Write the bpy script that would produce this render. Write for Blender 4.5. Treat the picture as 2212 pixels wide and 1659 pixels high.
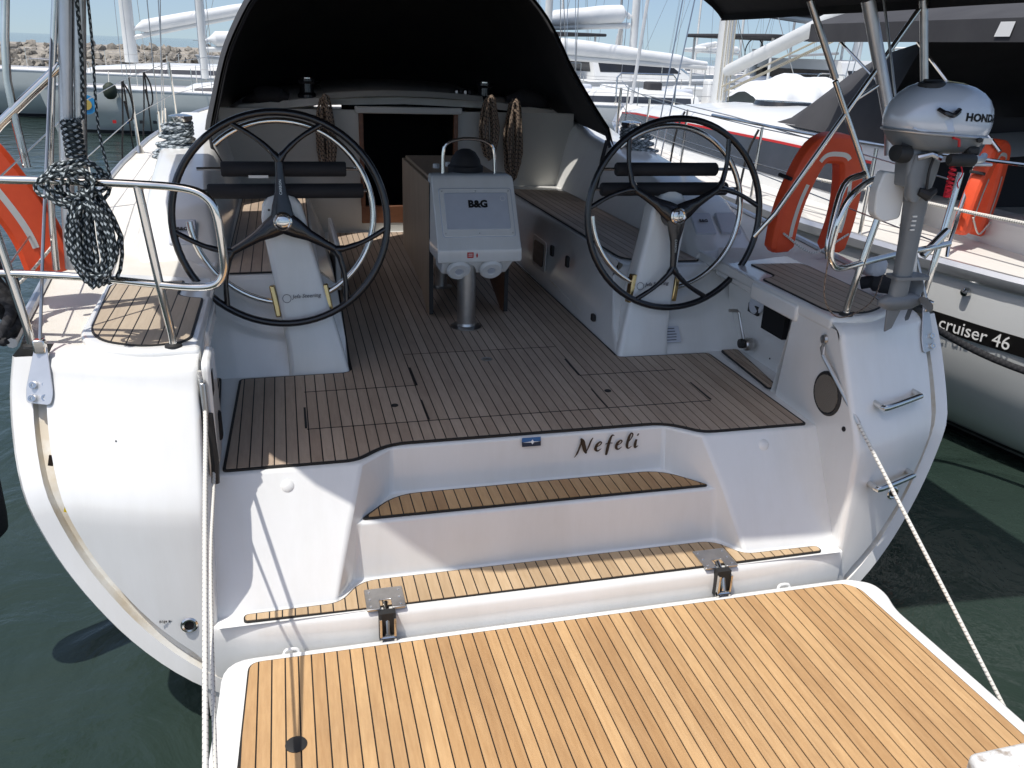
import bpy, bmesh, math, random
from mathutils import Vector, Matrix, Euler
R = math.radians
random.seed(7)
scene = bpy.context.scene
for o in list(bpy.data.objects):
    bpy.data.objects.remove(o, do_unlink=True)
COL = scene.collection

# ------------------------------------------------------------------ camera
def camera():
    yaw, pitch, roll = R(15.07), R(21.4), R(2.04)
    fw0 = Vector((math.sin(yaw), math.cos(yaw), 0)); rt0 = Vector((math.cos(yaw), -math.sin(yaw), 0)); up0 = Vector((0, 0, 1))
    fw = fw0*math.cos(pitch) - up0*math.sin(pitch)
    up = up0*math.cos(pitch) + fw0*math.sin(pitch)
    rt = rt0*math.cos(roll) + up*math.sin(roll)
    up = up*math.cos(roll) - rt0*math.sin(roll)
    cd = bpy.data.cameras.new('camera'); cam = bpy.data.objects.new('camera', cd); COL.objects.link(cam)
    m = Matrix((rt, up, -fw)).transposed().to_4x4(); m.translation = Vector((-0.935, -2.588, 2.453))
    cam.matrix_world = m
    cd.sensor_fit = 'HORIZONTAL'; cd.sensor_width = 36.0; cd.lens = 36.0*1840/2212
    cd.clip_start = 0.05; cd.clip_end = 20000
    scene.camera = cam
camera()

# ------------------------------------------------------------------ light
SUN = Vector((-0.36, -0.21, 1.0)).normalized()
w = bpy.data.worlds.new('World'); scene.world = w; w.use_nodes = True
nt = w.node_tree; nt.nodes.clear()
sky = nt.nodes.new('ShaderNodeTexSky'); sky.sky_type = 'NISHITA'; sky.sun_disc = False
sky.sun_elevation = math.asin(SUN.z); sky.sun_rotation = math.atan2(SUN.x, SUN.y)
sky.air_density = 1.0; sky.dust_density = 2.0; sky.ozone_density = 1.0
bg = nt.nodes.new('ShaderNodeBackground'); bg.inputs['Strength'].default_value = 0.15
wo = nt.nodes.new('ShaderNodeOutputWorld')
tcw = nt.nodes.new('ShaderNodeTexCoord'); adw = nt.nodes.new('ShaderNodeVectorMath'); adw.operation = 'ADD'; adw.inputs[1].default_value = (0, 0, 0.10)
nt.links.new(tcw.outputs['Generated'], adw.inputs[0]); nt.links.new(adw.outputs[0], sky.inputs['Vector'])   # clear air: the haze band sits below the horizon
nt.links.new(sky.outputs[0], bg.inputs[0]); nt.links.new(bg.outputs[0], wo.inputs[0])
sd = bpy.data.lights.new('sun', 'SUN'); sd.energy = 3.8; sd.angle = R(0.55); sd.color = (1.0, 0.96, 0.90)
so = bpy.data.objects.new('sun', sd); COL.objects.link(so)
so.rotation_euler = SUN.to_track_quat('Z', 'Y').to_euler(); so.location = (-20, -15, 50)
scene.view_settings.view_transform = 'Standard'; scene.view_settings.look = 'None'
scene.view_settings.exposure = 0.08; scene.view_settings.gamma = 1.0
scene.render.engine = 'CYCLES'
scene.cycles.max_bounces = 8; scene.cycles.diffuse_bounces = 4; scene.cycles.glossy_bounces = 4
scene.cycles.transmission_bounces = 4; scene.cycles.caustics_reflective = False; scene.cycles.caustics_refractive = False

# ------------------------------------------------------------------ materials
MATS = {}
def mat(name, col, rough=0.5, metal=0.0, col2=None, nscale=6.0, stretch=(1, 1, 1), bump=0.0, bscale=60.0, coat=0.0,
        rand=0.0, rand2=None, spec=0.5, sheen=0.0, thr=(0.35, 0.65), coords='Object', trans=0.0, broad=None):
    m = bpy.data.materials.new(name); m.use_nodes = True
    n = m.node_tree.nodes; l = m.node_tree.links; b = n['Principled BSDF']
    b.inputs['Roughness'].default_value = rough; b.inputs['Metallic'].default_value = metal
    b.inputs['Specular IOR Level'].default_value = spec
    b.inputs['Coat Weight'].default_value = coat; b.inputs['Coat Roughness'].default_value = 0.08
    b.inputs['Sheen Weight'].default_value = sheen
    b.inputs['Transmission Weight'].default_value = trans
    c4 = lambda c: (c[0], c[1], c[2], 1)
    b.inputs['Base Color'].default_value = c4(col)
    tc = n.new('ShaderNodeTexCoord'); mp = n.new('ShaderNodeMapping'); mp.inputs['Scale'].default_value = stretch
    l.new(tc.outputs[coords], mp.inputs['Vector'])
    out = None
    if col2 is not None:
        nz = n.new('ShaderNodeTexNoise'); nz.inputs['Scale'].default_value = nscale; nz.inputs['Detail'].default_value = 6
        nz.inputs['Roughness'].default_value = 0.6
        oi = n.new('ShaderNodeObjectInfo')
        ad = n.new('ShaderNodeVectorMath'); ad.operation = 'ADD'
        mul = n.new('ShaderNodeMath'); mul.operation = 'MULTIPLY'; mul.inputs[1].default_value = 37.0
        l.new(oi.outputs['Random'], mul.inputs[0]); l.new(mp.outputs[0], ad.inputs[0]); l.new(mul.outputs[0], ad.inputs[1])
        l.new(ad.outputs[0], nz.inputs['Vector'])
        mr = n.new('ShaderNodeMapRange'); mr.inputs[1].default_value = thr[0]; mr.inputs[2].default_value = thr[1]
        l.new(nz.outputs[0], mr.inputs[0])
        mx = n.new('ShaderNodeMix'); mx.data_type = 'RGBA'
        mx.inputs[6].default_value = c4(col); mx.inputs[7].default_value = c4(col2)
        l.new(mr.outputs[0], mx.inputs[0]); out = mx.outputs[2]
    if broad is not None:      # blotchy wear over the whole piece
        nb2 = n.new('ShaderNodeTexNoise'); nb2.inputs['Scale'].default_value = 2.3; nb2.inputs['Detail'].default_value = 8; nb2.inputs['Roughness'].default_value = 0.68
        geo = n.new('ShaderNodeNewGeometry'); mpb = n.new('ShaderNodeMapping'); mpb.inputs['Scale'].default_value = (2.4, 1.0, 0.35); l.new(geo.outputs['Position'], mpb.inputs[0]); l.new(mpb.outputs[0], nb2.inputs['Vector'])
        mr2 = n.new('ShaderNodeMapRange'); mr2.inputs[1].default_value = 0.42; mr2.inputs[2].default_value = 0.70; l.new(nb2.outputs[0], mr2.inputs[0])
        mx3 = n.new('ShaderNodeMix'); mx3.data_type = 'RGBA'; mx3.inputs[6].default_value = (1, 1, 1, 1); mx3.inputs[7].default_value = c4(broad); l.new(mr2.outputs[0], mx3.inputs[0])
        mx4 = n.new('ShaderNodeMix'); mx4.data_type = 'RGBA'; mx4.blend_type = 'MULTIPLY'; mx4.inputs[0].default_value = 1
        if out is None: mx4.inputs[6].default_value = c4(col)
        else: l.new(out, mx4.inputs[6])
        l.new(mx3.outputs[2], mx4.inputs[7]); out = mx4.outputs[2]
    if rand > 0:
        oi2 = n.new('ShaderNodeObjectInfo')
        mx2 = n.new('ShaderNodeMix'); mx2.data_type = 'RGBA'; mx2.blend_type = 'MULTIPLY'; mx2.inputs[0].default_value = 1
        rp = n.new('ShaderNodeValToRGB')
        rp.color_ramp.elements[0].color = c4([1-rand]*3 if rand2 is None else rand2); rp.color_ramp.elements[1].color = (1, 1, 1, 1)
        l.new(oi2.outputs['Random'], rp.inputs[0])
        if out is None: mx2.inputs[6].default_value = c4(col)
        else: l.new(out, mx2.inputs[6])
        l.new(rp.outputs[0], mx2.inputs[7]); out = mx2.outputs[2]
    if out is not None: l.new(out, b.inputs['Base Color'])
    if bump > 0:
        nb = n.new('ShaderNodeTexNoise'); nb.inputs['Scale'].default_value = bscale; nb.inputs['Detail'].default_value = 4
        l.new(mp.outputs[0], nb.inputs['Vector'])
        bp = n.new('ShaderNodeBump'); bp.inputs['Strength'].default_value = bump; bp.inputs['Distance'].default_value = 0.01
        l.new(nb.outputs[0], bp.inputs['Height']); l.new(bp.outputs[0], b.inputs['Normal'])
    MATS[name] = m
    return m
def rope_mat(name, c1, c2, ku=2.0, kv=30.0, width=0.5, fleck=0.35):
    # braided rope: strands from the tube's own UVs (u around, v metres along)
    m = bpy.data.materials.new(name); m.use_nodes = True
    n = m.node_tree.nodes; l = m.node_tree.links; b = n['Principled BSDF']; b.inputs['Roughness'].default_value = 0.85
    uv = n.new('ShaderNodeUVMap'); sp = n.new('ShaderNodeSeparateXYZ'); l.new(uv.outputs[0], sp.inputs[0])
    def mth(op, a, bb):
        q = n.new('ShaderNodeMath'); q.operation = op
        for i, v in enumerate((a, bb)):
            if isinstance(v, (int, float)): q.inputs[i].default_value = v
            else: l.new(v, q.inputs[i])
        return q.outputs[0]
    u = mth('MULTIPLY', sp.outputs[0], ku); v = mth('MULTIPLY', sp.outputs[1], kv)
    a = mth('FRACT', mth('ADD', u, v), 0); c = mth('FRACT', mth('SUBTRACT', u, v), 0)
    k = mth('MULTIPLY', mth('LESS_THAN', a, width), mth('LESS_THAN', c, width+0.2))
    nz = n.new('ShaderNodeTexNoise'); nz.inputs['Scale'].default_value = 90; l.new(uv.outputs[0], nz.inputs['Vector'])
    k2 = mth('MULTIPLY', k, mth('GREATER_THAN', nz.outputs[0], fleck))
    mx = n.new('ShaderNodeMix'); mx.data_type = 'RGBA'
    mx.inputs[6].default_value = (*c1, 1); mx.inputs[7].default_value = (*c2, 1)
    l.new(k2, mx.inputs[0]); l.new(mx.outputs[2], b.inputs['Base Color'])
    bp = n.new('ShaderNodeBump'); bp.inputs['Strength'].default_value = 0.6; bp.inputs['Distance'].default_value = 0.003
    l.new(a, bp.inputs['Height']); l.new(bp.outputs[0], b.inputs['Normal'])
    MATS[name] = m
    return m
mat('gelcoat', (0.82, 0.82, 0.80), 0.17, col2=(0.77, 0.77, 0.75), nscale=1.6, coat=0.3, broad=(0.94, 0.935, 0.92), bump=0.03, bscale=3)
mat('gelcoat_tan', (0.62, 0.55, 0.43), 0.35, col2=(0.78, 0.77, 0.72), nscale=5, thr=(0.40, 0.6))  # tan and off-white blotches
mat('nonskid', (0.76, 0.73, 0.67), 0.6, col2=(0.70, 0.67, 0.60), nscale=5, bump=0.35, bscale=260)
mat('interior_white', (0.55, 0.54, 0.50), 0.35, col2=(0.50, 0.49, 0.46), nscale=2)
mat('teak_gold', (0.64, 0.415, 0.205), 0.55, col2=(0.53, 0.325, 0.15), nscale=9, stretch=(9, 0.9, 9), bump=0.12, bscale=60,
    rand=0.3, rand2=(0.74, 0.68, 0.63), thr=(0.3, 0.72), broad=(0.83, 0.83, 0.86))
mat('teak_pale', (0.60, 0.44, 0.27), 0.6, col2=(0.50, 0.35, 0.20), nscale=9, stretch=(9, 0.9, 9), bump=0.12, bscale=60,
    rand=0.3, rand2=(0.74, 0.72, 0.70), thr=(0.3, 0.75))
mat('teak_grey', (0.57, 0.455, 0.35), 0.62, col2=(0.48, 0.375, 0.285), nscale=9, stretch=(9, 0.9, 9), bump=0.12, bscale=60,
    rand=0.3, rand2=(0.78, 0.75, 0.73), thr=(0.3, 0.75), broad=(0.84, 0.83, 0.83))
mat('teak_deck', (0.53, 0.44, 0.33), 0.65, col2=(0.47, 0.385, 0.285), nscale=8, stretch=(8, 0.8, 8), rand=0.12)
mat('caulk', (0.012, 0.011, 0.010), 0.6)
mat('stainless', (0.78, 0.76, 0.72), 0.13, metal=1.0, col2=(0.66, 0.64, 0.60), nscale=8)
mat('stainless_dull', (0.58, 0.57, 0.55), 0.33, metal=1.0, col2=(0.48, 0.47, 0.45), nscale=14)
mat('alloy', (0.66, 0.67, 0.68), 0.42, metal=0.85, col2=(0.58, 0.59, 0.61), nscale=5)
mat('black_gloss', (0.010, 0.010, 0.013), 0.22, coat=0.3)
mat('black_soft', (0.016, 0.016, 0.019), 0.75, bump=0.2, bscale=120)
mat('black_rubber', (0.018, 0.018, 0.018), 0.6)
mat('canvas_black', (0.026, 0.026, 0.029), 0.92, col2=(0.034, 0.034, 0.036), nscale=3, bump=0.25, bscale=8)
mat('canvas_grey', (0.050, 0.050, 0.054), 0.92, col2=(0.038, 0.038, 0.042), nscale=2.5, bump=0.35, bscale=5)
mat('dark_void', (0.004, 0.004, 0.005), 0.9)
mat('smoked', (0.02, 0.022, 0.026), 0.08)
mat('orange', (0.88, 0.105, 0.03), 0.5, col2=(0.78, 0.08, 0.024), nscale=6, bump=0.1, bscale=30)
mat('reflective_tape', (0.72, 0.70, 0.66), 0.35, metal=0.3)
mat('panel_grey', (0.56, 0.59, 0.65), 0.4, col2=(0.52, 0.55, 0.61), nscale=12)
mat('label_white', (0.78, 0.78, 0.76), 0.4)
mat('red', (0.55, 0.02, 0.02), 0.45)
mat('yellow', (0.85, 0.62, 0.02), 0.4)
mat('ink', (0.010, 0.009, 0.009), 0.4)
mat('ink_brown', (0.030, 0.018, 0.012), 0.4)
mat('logo_blue', (0.03, 0.12, 0.30), 0.35)
mat('logo_navy', (0.012, 0.016, 0.035), 0.35)
mat('wood_light', (0.36, 0.25, 0.165), 0.5, col2=(0.28, 0.19, 0.12), nscale=6, stretch=(6, 6, 0.6))
mat('wood_dark', (0.20, 0.085, 0.04), 0.4, col2=(0.15, 0.06, 0.03), nscale=6, stretch=(1, 6, 6))
mat('mesh_taupe', (0.26, 0.235, 0.20), 0.5, metal=0.3)
mat('brass', (0.60, 0.43, 0.20), 0.22, metal=1.0)
rope_mat('rope_bw', (0.02, 0.030, 0.034), (0.50, 0.55, 0.56), 2, 34, 0.42, 0.36)
rope_mat('rope_grey', (0.10, 0.125, 0.14), (0.42, 0.47, 0.50), 2, 22, 0.6, 0.3)
rope_mat('rope_white', (0.70, 0.68, 0.62), (0.36, 0.35, 0.33), 1, 60, 0.35, 0.2)
rope_mat('rope_brown', (0.30, 0.22, 0.16), (0.055, 0.040, 0.035), 2, 30, 0.5, 0.3)
rope_mat('rope_black', (0.012, 0.012, 0.014), (0.03, 0.03, 0.032), 2, 30, 0.5, 0.3)
rope_mat('rope_beige', (0.50, 0.46, 0.36), (0.30, 0.27, 0.20), 2, 30, 0.5, 0.3)
rope_mat('rope_red', (0.65, 0.02, 0.04), (0.35, 0.01, 0.02), 2, 30, 0.5, 0.3)

# ------------------------------------------------------------------ mesh helpers
def V(*a): return Vector(a)
class MB:
    def __init__(s): s.v = []; s.f = []; s.uv = []
    def face(s, idx, uv=None): s.f.append(tuple(idx)); s.uv.append(uv)
    def quad(s, *p):
        k = len(s.v); s.v += [tuple(q) for q in p]; s.face(range(k, k+len(p))); return s
    def box(s, c, d, rot=None):
        k = len(s.v); c = Vector(c)
        for z in (-1, 1):
            for y in (-1, 1):
                for x in (-1, 1):
                    p = Vector((x*d[0]/2, y*d[1]/2, z*d[2]/2))
                    if rot is not None: p = rot @ p
                    s.v.append(tuple(c+p))
        for q in ((0, 2, 3, 1), (4, 5, 7, 6), (0, 1, 5, 4), (2, 6, 7, 3), (0, 4, 6, 2), (1, 3, 7, 5)): s.face([k+i for i in q])
        return s
    def ring_loft(s, rings, closed=True, cap=True):
        k = len(s.v); n = len(rings[0])
        for r in rings: s.v += [tuple(p) for p in r]
        for i in range(len(rings)-1):
            for j in range(n if closed else n-1):
                a = k+i*n+j; b = k+i*n+(j+1) % n
                s.face((a, b, b+n, a+n))
        if cap and closed:
            s.face([k+j for j in range(n)][::-1]); s.face([k+(len(rings)-1)*n+j for j in range(n)])
        return s
    def tube(s, pts, r, seg=10, closed=False, cap=True, smooth=0):
        pts = [Vector(p) for p in pts]
        if smooth: pts = spline(pts, smooth, closed)
        n = len(pts); rr = r if isinstance(r, (list, tuple)) else [r]*n
        if len(rr) != n: rr = [rr[min(len(rr)-1, int(i*len(rr)/n))] for i in range(n)]
        T = []
        for i in range(n):
            a = pts[(i-1) % n] if (closed or i > 0) else pts[0]; b = pts[(i+1) % n] if (closed or i < n-1) else pts[-1]
            t = (b-a); T.append(t.normalized() if t.length > 1e-9 else Vector((0, 0, 1)))
        up = Vector((0, 0, 1)) if abs(T[0].z) < 0.9 else Vector((0, 1, 0))
        nrm = (up - T[0]*up.dot(T[0])).normalized(); k = len(s.v); L = 0; Ls = []
        for i in range(n):
            if i: L += (pts[i]-pts[i-1]).length
            Ls.append(L)
            nrm = (nrm - T[i]*nrm.dot(T[i])).normalized(); bn = T[i].cross(nrm)
            for j in range(seg):
                a = 2*math.pi*j/seg
                s.v.append(tuple(pts[i] + (nrm*math.cos(a)+bn*math.sin(a))*rr[i]))
        m = n if closed else n-1
        for i in range(m):
            i2 = (i+1) % n; v2 = Ls[i2] if i2 else L+(pts[0]-pts[-1]).length
            for j in range(seg):
                j2 = (j+1) % seg
                s.face((k+i*seg+j, k+i*seg+j2, k+i2*seg+j2, k+i2*seg+j),
                       ((j/seg, Ls[i]), ((j+1)/seg, Ls[i]), ((j+1)/seg, v2), (j/seg, v2)))
        if cap and not closed:
            s.face([k+j for j in range(seg)][::-1]); s.face([k+(n-1)*seg+j for j in range(seg)])
        return s
    def lathe(s, prof, c=(0, 0, 0), axis=(0, 0, 1), seg=24, cap=True):
        c = Vector(c); q = Vector((0, 0, 1)).rotation_difference(Vector(axis).normalized())
        rings = []
        for r, h in prof:
            rings.append([c + q @ Vector((r*math.cos(2*math.pi*j/seg), r*math.sin(2*math.pi*j/seg), h)) for j in range(seg)])
        return s.ring_loft(rings, True, cap)
    def prism(s, poly, z0, z1, tf=None):
        # poly in xy, z0/z1 numbers or functions; tf maps Vector -> Vector
        n = len(poly); k = len(s.v); g = lambda z, x, y: z(x, y) if callable(z) else z
        for zz in (z0, z1):
            for x, y in poly:
                p = Vector((x, y, g(zz, x, y))); s.v.append(tuple(tf(p) if tf else p))
        s.face([k+i for i in range(n)][::-1]); s.face([k+n+i for i in range(n)])
        for i in range(n):
            j = (i+1) % n; s.face((k+i, k+j, k+n+j, k+n+i))
        return s
    def grid(s, rows, cl=False):
        k = len(s.v); n = len(rows[0])
        for r in rows: s.v += [tuple(p) for p in r]
        for i in range(len(rows)-1):
            for j in range(n-1):
                a = k+i*n+j; s.face((a, a+1, a+n+1, a+n))
        return s
    def xf(s, M):
        s.v = [tuple(M @ Vector(p)) for p in s.v]; return s
    def mesh(s, name, smooth=35, weld=0.0, recalc=True):
        me = bpy.data.meshes.new(name); me.from_pydata(s.v, [], s.f)
        if any(u is not None for u in s.uv):
            ul = me.uv_layers.new(name='UVMap')
            for p, u in zip(me.polygons, s.uv):
                if u is not None:
                    for li, c in zip(p.loop_indices, u): ul.data[li].uv = c
        if weld or recalc:
            bm = bmesh.new(); bm.from_mesh(me)
            if weld: bmesh.ops.remove_doubles(bm, verts=bm.verts, dist=weld)
            if recalc: bmesh.ops.recalc_face_normals(bm, faces=bm.faces)
            bm.to_mesh(me); bm.free()
        if smooth:
            me.polygons.foreach_set('use_smooth', [True]*len(me.polygons)); me.set_sharp_from_angle(angle=R(smooth))
        me.update(); return me
    def build(s, name, m, parent=None, smooth=35, weld=0.0, bevel=0.0, bseg=2, bang=30, recalc=True, subdiv=0):
        me = s.mesh(name, smooth, weld, recalc)
        return place(name, me, m, parent, bevel, bseg, bang, subdiv)
def place(name, me, m, parent=None, bevel=0.0, bseg=2, bang=30, subdiv=0):
    if m is not None:
        me.materials.clear(); me.materials.append(MATS[m] if isinstance(m, str) else m)
    o = bpy.data.objects.new(name, me); COL.objects.link(o)
    if parent is not None:
        o.parent = parent; o.matrix_parent_inverse = Matrix.Translation(-parent.location) if False else parent.matrix_world.inverted()
    if bevel:
        b = o.modifiers.new('bevel', 'BEVEL'); b.width = bevel; b.segments = bseg; b.limit_method = 'ANGLE'; b.angle_limit = R(bang)
        b.harden_normals = False
    if subdiv:
        b = o.modifiers.new('subdivision', 'SUBSURF'); b.levels = subdiv; b.render_levels = subdiv
    return o
def spline(pts, k=6, closed=False):
    pts = [Vector(p) for p in pts]; n = len(pts); out = []
    for i in range(n if closed else n-1):
        p0 = pts[(i-1) % n] if (closed or i) else pts[0]*2-pts[1]
        p1 = pts[i]; p2 = pts[(i+1) % n]
        p3 = pts[(i+2) % n] if (closed or i+2 < n) else pts[-1]*2-pts[-2]
        for t in range(k):
            u = t/k
            out.append(0.5*((2*p1)+(p2-p0)*u+(2*p0-5*p1+4*p2-p3)*u*u+(-p0+3*p1-3*p2+p3)*u**3))
    if not closed: out.append(pts[-1])
    return out
def fillet(poly, r, seg=5):
    n = len(poly); out = []; rr = r if isinstance(r, (list, tuple)) else [r]*n
    for i in range(n):
        p = Vector(poly[i]); a = Vector(poly[i-1]); b = Vector(poly[(i+1) % n]); q = rr[i]
        if q <= 0: out.append(tuple(p)); continue
        da = (a-p); db = (b-p); q1 = min(q, da.length*0.45, db.length*0.45)
        s = p+da.normalized()*q1; e = p+db.normalized()*q1
        for t in range(seg+1):
            u = t/seg; out.append(tuple(s*(1-u)**2+p*2*u*(1-u)+e*u*u))
    return out
def clip(poly, ax, lim, keep_less):
    out = []; n = len(poly)
    ins = lambda p: (p[ax] <= lim) if keep_less else (p[ax] >= lim)
    for i in range(n):
        p = poly[i]; q = poly[(i+1) % n]
        if ins(p): out.append(p)
        if ins(p) != ins(q):
            t = (lim-p[ax])/(q[ax]-p[ax]); r = [p[0]+(q[0]-p[0])*t, p[1]+(q[1]-p[1])*t]; r[ax] = lim; out.append(tuple(r))
    return out
def inset(poly, d):
    n = len(poly); area = sum(poly[i][0]*poly[(i+1) % n][1]-poly[(i+1) % n][0]*poly[i][1] for i in range(n)); sg = 1 if area > 0 else -1
    out = []
    for i in range(n):
        p = Vector(poly[i]); a = (p-Vector(poly[i-1])); b = (Vector(poly[(i+1) % n])-p)
        if a.length < 1e-9 or b.length < 1e-9: out.append(tuple(p)); continue
        a.normalize(); b.normalize()
        na = Vector((-a.y, a.x))*sg; nb = Vector((-b.y, b.x))*sg; h = (na+nb)
        if h.length < 1e-6: out.append(tuple(p+na*d)); continue
        h.normalize(); out.append(tuple(p+h*(d/max(0.35, h.dot(na)))))
    return out
def parea(p): return abs(sum(p[i][0]*p[(i+1) % len(p)][1]-p[(i+1) % len(p)][0]*p[i][1] for i in range(len(p))))/2
def tag(o, label=None, cat=None, group=None, kind=None):
    if label: o['label'] = label
    if cat: o['category'] = cat
    if group: o['group'] = group
    if kind: o['kind'] = kind
    return o
def thing(name, loc, label, cat, group=None):
    o = bpy.data.objects.new(name, None); COL.objects.link(o); o.location = loc; o.empty_display_size = 0.2
    bpy.context.view_layer.update() if False else None
    o.matrix_world = Matrix.Translation(Vector(loc))
    return tag(o, label, cat, group)
def text_mesh(txt, size, shear=0.0, extrude=0.0008, bold=0.0, spacing=1.0, width=None):
    cu = bpy.data.curves.new('text', 'FONT'); cu.body = txt; cu.size = size; cu.shear = shear; cu.extrude = extrude
    cu.offset = bold; cu.space_character = spacing; cu.align_x = 'CENTER'; cu.align_y = 'CENTER'; cu.resolution_u = 3
    o = bpy.data.objects.new('text', cu); COL.objects.link(o)
    dg = bpy.context.evaluated_depsgraph_get(); dg.update()
    me = bpy.data.meshes.new_from_object(o.evaluated_get(dg)); bpy.data.objects.remove(o); bpy.data.curves.remove(cu)
    return me
def put_text(name, txt, size, m, parent, pos, xdir, ydir, **k):
    me = text_mesh(txt, size, **k)
    x = Vector(xdir).normalized(); y = Vector(ydir); y = (y-x*y.dot(x)).normalized(); z = x.cross(y)
    M = Matrix((x, y, z)).transposed().to_4x4(); M.translation = Vector(pos)
    me.transform(M); return place(name, me, m, parent)
def planks(parent, poly, zf, pitch, x0, m, gap=0.005, th=0.005, name='plank', cuts=None, margin=0.012, axis=0, stuff=False):
    # clip the outline into boards; cuts(xmid) gives the y positions where a board is sawn
    pin = inset(poly, margin)
    lo = min(p[axis] for p in pin); hi = max(p[axis] for p in pin); i = math.floor((lo-x0)/pitch); made = 0; acc = MB()
    while x0+i*pitch < hi:
        a = x0+i*pitch+gap/2; b = x0+(i+1)*pitch-gap/2; i += 1
        s = clip(clip(pin, axis, a, False), axis, b, True)
        if len(s) < 3 or parea(s) < 2e-5: continue
        ys = cuts((a+b)/2) if cuts else []
        pieces = []; rest = s
        for c in sorted(ys):
            pieces.append(clip(rest, 1-axis, c-gap*0.5, True)); rest = clip(rest, 1-axis, c+gap*0.5, False)
        pieces.append(rest)
        for p in pieces:
            if len(p) < 3 or parea(p) < 2e-5: continue
            q = []
            for v in p:
                if not q or (Vector(v)-Vector(q[-1])).length > 1e-5: q.append(v)
            if (Vector(q[0])-Vector(q[-1])).length < 1e-5: q.pop()
            if len(q) < 3: continue
            if stuff: acc.prism(q, lambda x, y: zf(x, y), lambda x, y: zf(x, y)+th)
            else: MB().prism(q, lambda x, y: zf(x, y), lambda x, y: zf(x, y)+th).build(name, m, parent, smooth=0)
            made += 1
    if stuff: acc.build('deck_planking', m, parent, smooth=0)['kind'] = 'stuff'
    return made
# ================================================================== the yacht in the berth
yacht = thing('sailing_yacht', (0, 0.5, 0), 'white sailing yacht seen from astern, teak cockpit, twin black wheels, swim platform down', 'sailing yacht')
Y = yacht
def fz(z):      # stern profile: upright below, raked above a soft knuckle
    k = 0.97; e = 0.06; t = max(0.0, min(1.0, (z-k+e)/(2*e)))
    return 0.098+0.012*z+0.545*(e*t*t if t < 1 else (z-k))
def gx(x): return 0.20*(max(0.0, abs(x)-1.27)/0.62)**1.5
SEC = [(1.900, 1.40), (1.912, 1.28), (1.905, 1.14), (1.88, 1.0), (1.835, 0.85), (1.775, 0.71), (1.69, 0.57), (1.58, 0.43), (1.44, 0.30),
       (1.27, 0.19), (1.06, 0.10), (0.75, 0.03), (0.4, -0.02), (0.0, -0.05)]
_s = spline([Vector((x, z, 0)) for x, z in SEC], 3); SEC = [(p.x, p.y) for p in _s]
SEC[-1] = (0.0, -0.05)
def ring(scale, dy, side=0):
    pts = []
    for x, z in SEC: pts.append(V(x*scale, fz(z)+gx(x)+dy, 1.40-(1.40-z)*(scale if scale < 1 else 1)))
    return [V(-p.x, p.y, p.z) for p in pts[:-1]]+[pts[-1]]+pts[:-1][::-1]
def station(y, wd, sh, dp):
    pts = [V(x*wd/1.912, y, -0.05-dp+(z+0.05)*((sh+0.05+dp)/1.45)) for x, z in SEC]
    return [V(-p.x, p.y, p.z) for p in pts[:-1]]+[pts[-1]]+pts[:-1][::-1]
STA = [(1.05, 1.965, 1.415, 0.05), (2.0, 2.05, 1.44, 0.1), (3.2, 2.13, 1.475, 0.15), (4.6, 2.17, 1.52, 0.2), (6.2, 2.15, 1.57, 0.25), (8, 1.98, 1.64, 0.25), (9.8, 1.5, 1.71, 0.2), (11.4, 0.75, 1.79, 0.1), (12.3, 0.06, 1.85, 0.0)]
MB().ring_loft([ring(0.960, -0.012), ring(0.994, -0.012), ring(1.0, 0.004), ring(1.0, 0.1)]+[station(*s) for s in STA], closed=False).build('hull', 'gelcoat', Y, smooth=40)
MB().ring_loft([ring(0.932, 0.0), ring(0.935, 0.016), ring(0.955, 0.016), ring(0.960, -0.012)], closed=False).build('hull_flange', 'gelcoat_tan', Y, smooth=25)
# stern faces either side of the open transom
XI = 1.27
for s in (-1, 1):
    zs = [0.10+i*0.042 for i in range(31)]
    rows = []
    def xh(z):
        zz = 1.40-(1.40-z)/0.932
        for (xa, za), (xb, zb) in zip(SEC, SEC[1:]):
            if zb <= zz <= za: return (xb+(xa-xb)*(zz-zb)/(za-zb))*0.932
        return 1.90*0.932
    rr = 0.022
    for z in zs+[1.385, 1.402, 1.414, 1.421, 1.424]:
        k = max(0, zs[-1] if z <= zs[-1] else z)
        dy = {1.385: 0.0, 1.402: 0.018, 1.414: 0.045, 1.421: 0.08, 1.424: 0.13}.get(z, 0.0) if z > zs[-1] else 0.0
        zz = min(z, 1.37); xo = max(xh(min(z, 1.38)), XI+0.06); row = []
        for a in range(5):
            t = a/4*math.pi/2; x = XI+rr*(1-math.cos(t)); row.append(V(s*x, fz(zz)+dy+rr*(1-math.sin(t)), z))
        for a in range(1, 11):
            x = XI+rr+(xo-XI-rr)*a/10; row.append(V(s*x, fz(zz)+gx(x)+dy, z))
        rows.append(row)
    MB().grid(rows).build('transom', 'gelcoat', Y, smooth=50)
# lip below the bathing step
rows = []
for z, d in ((0.06, 0.006), (0.30, 0.002), (0.44, 0.0), (0.478, 0.003), (0.495, 0.010), (0.504, 0.022), (0.506, 0.04)):
    rows.append([V(x, 0.050+d+0.046*(abs(x)/1.29)**4, z) for x in [-1.29+2.58*i/24 for i in range(25)]])
MB().grid(rows).build('stern_lip', 'gelcoat', Y, smooth=60)
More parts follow.
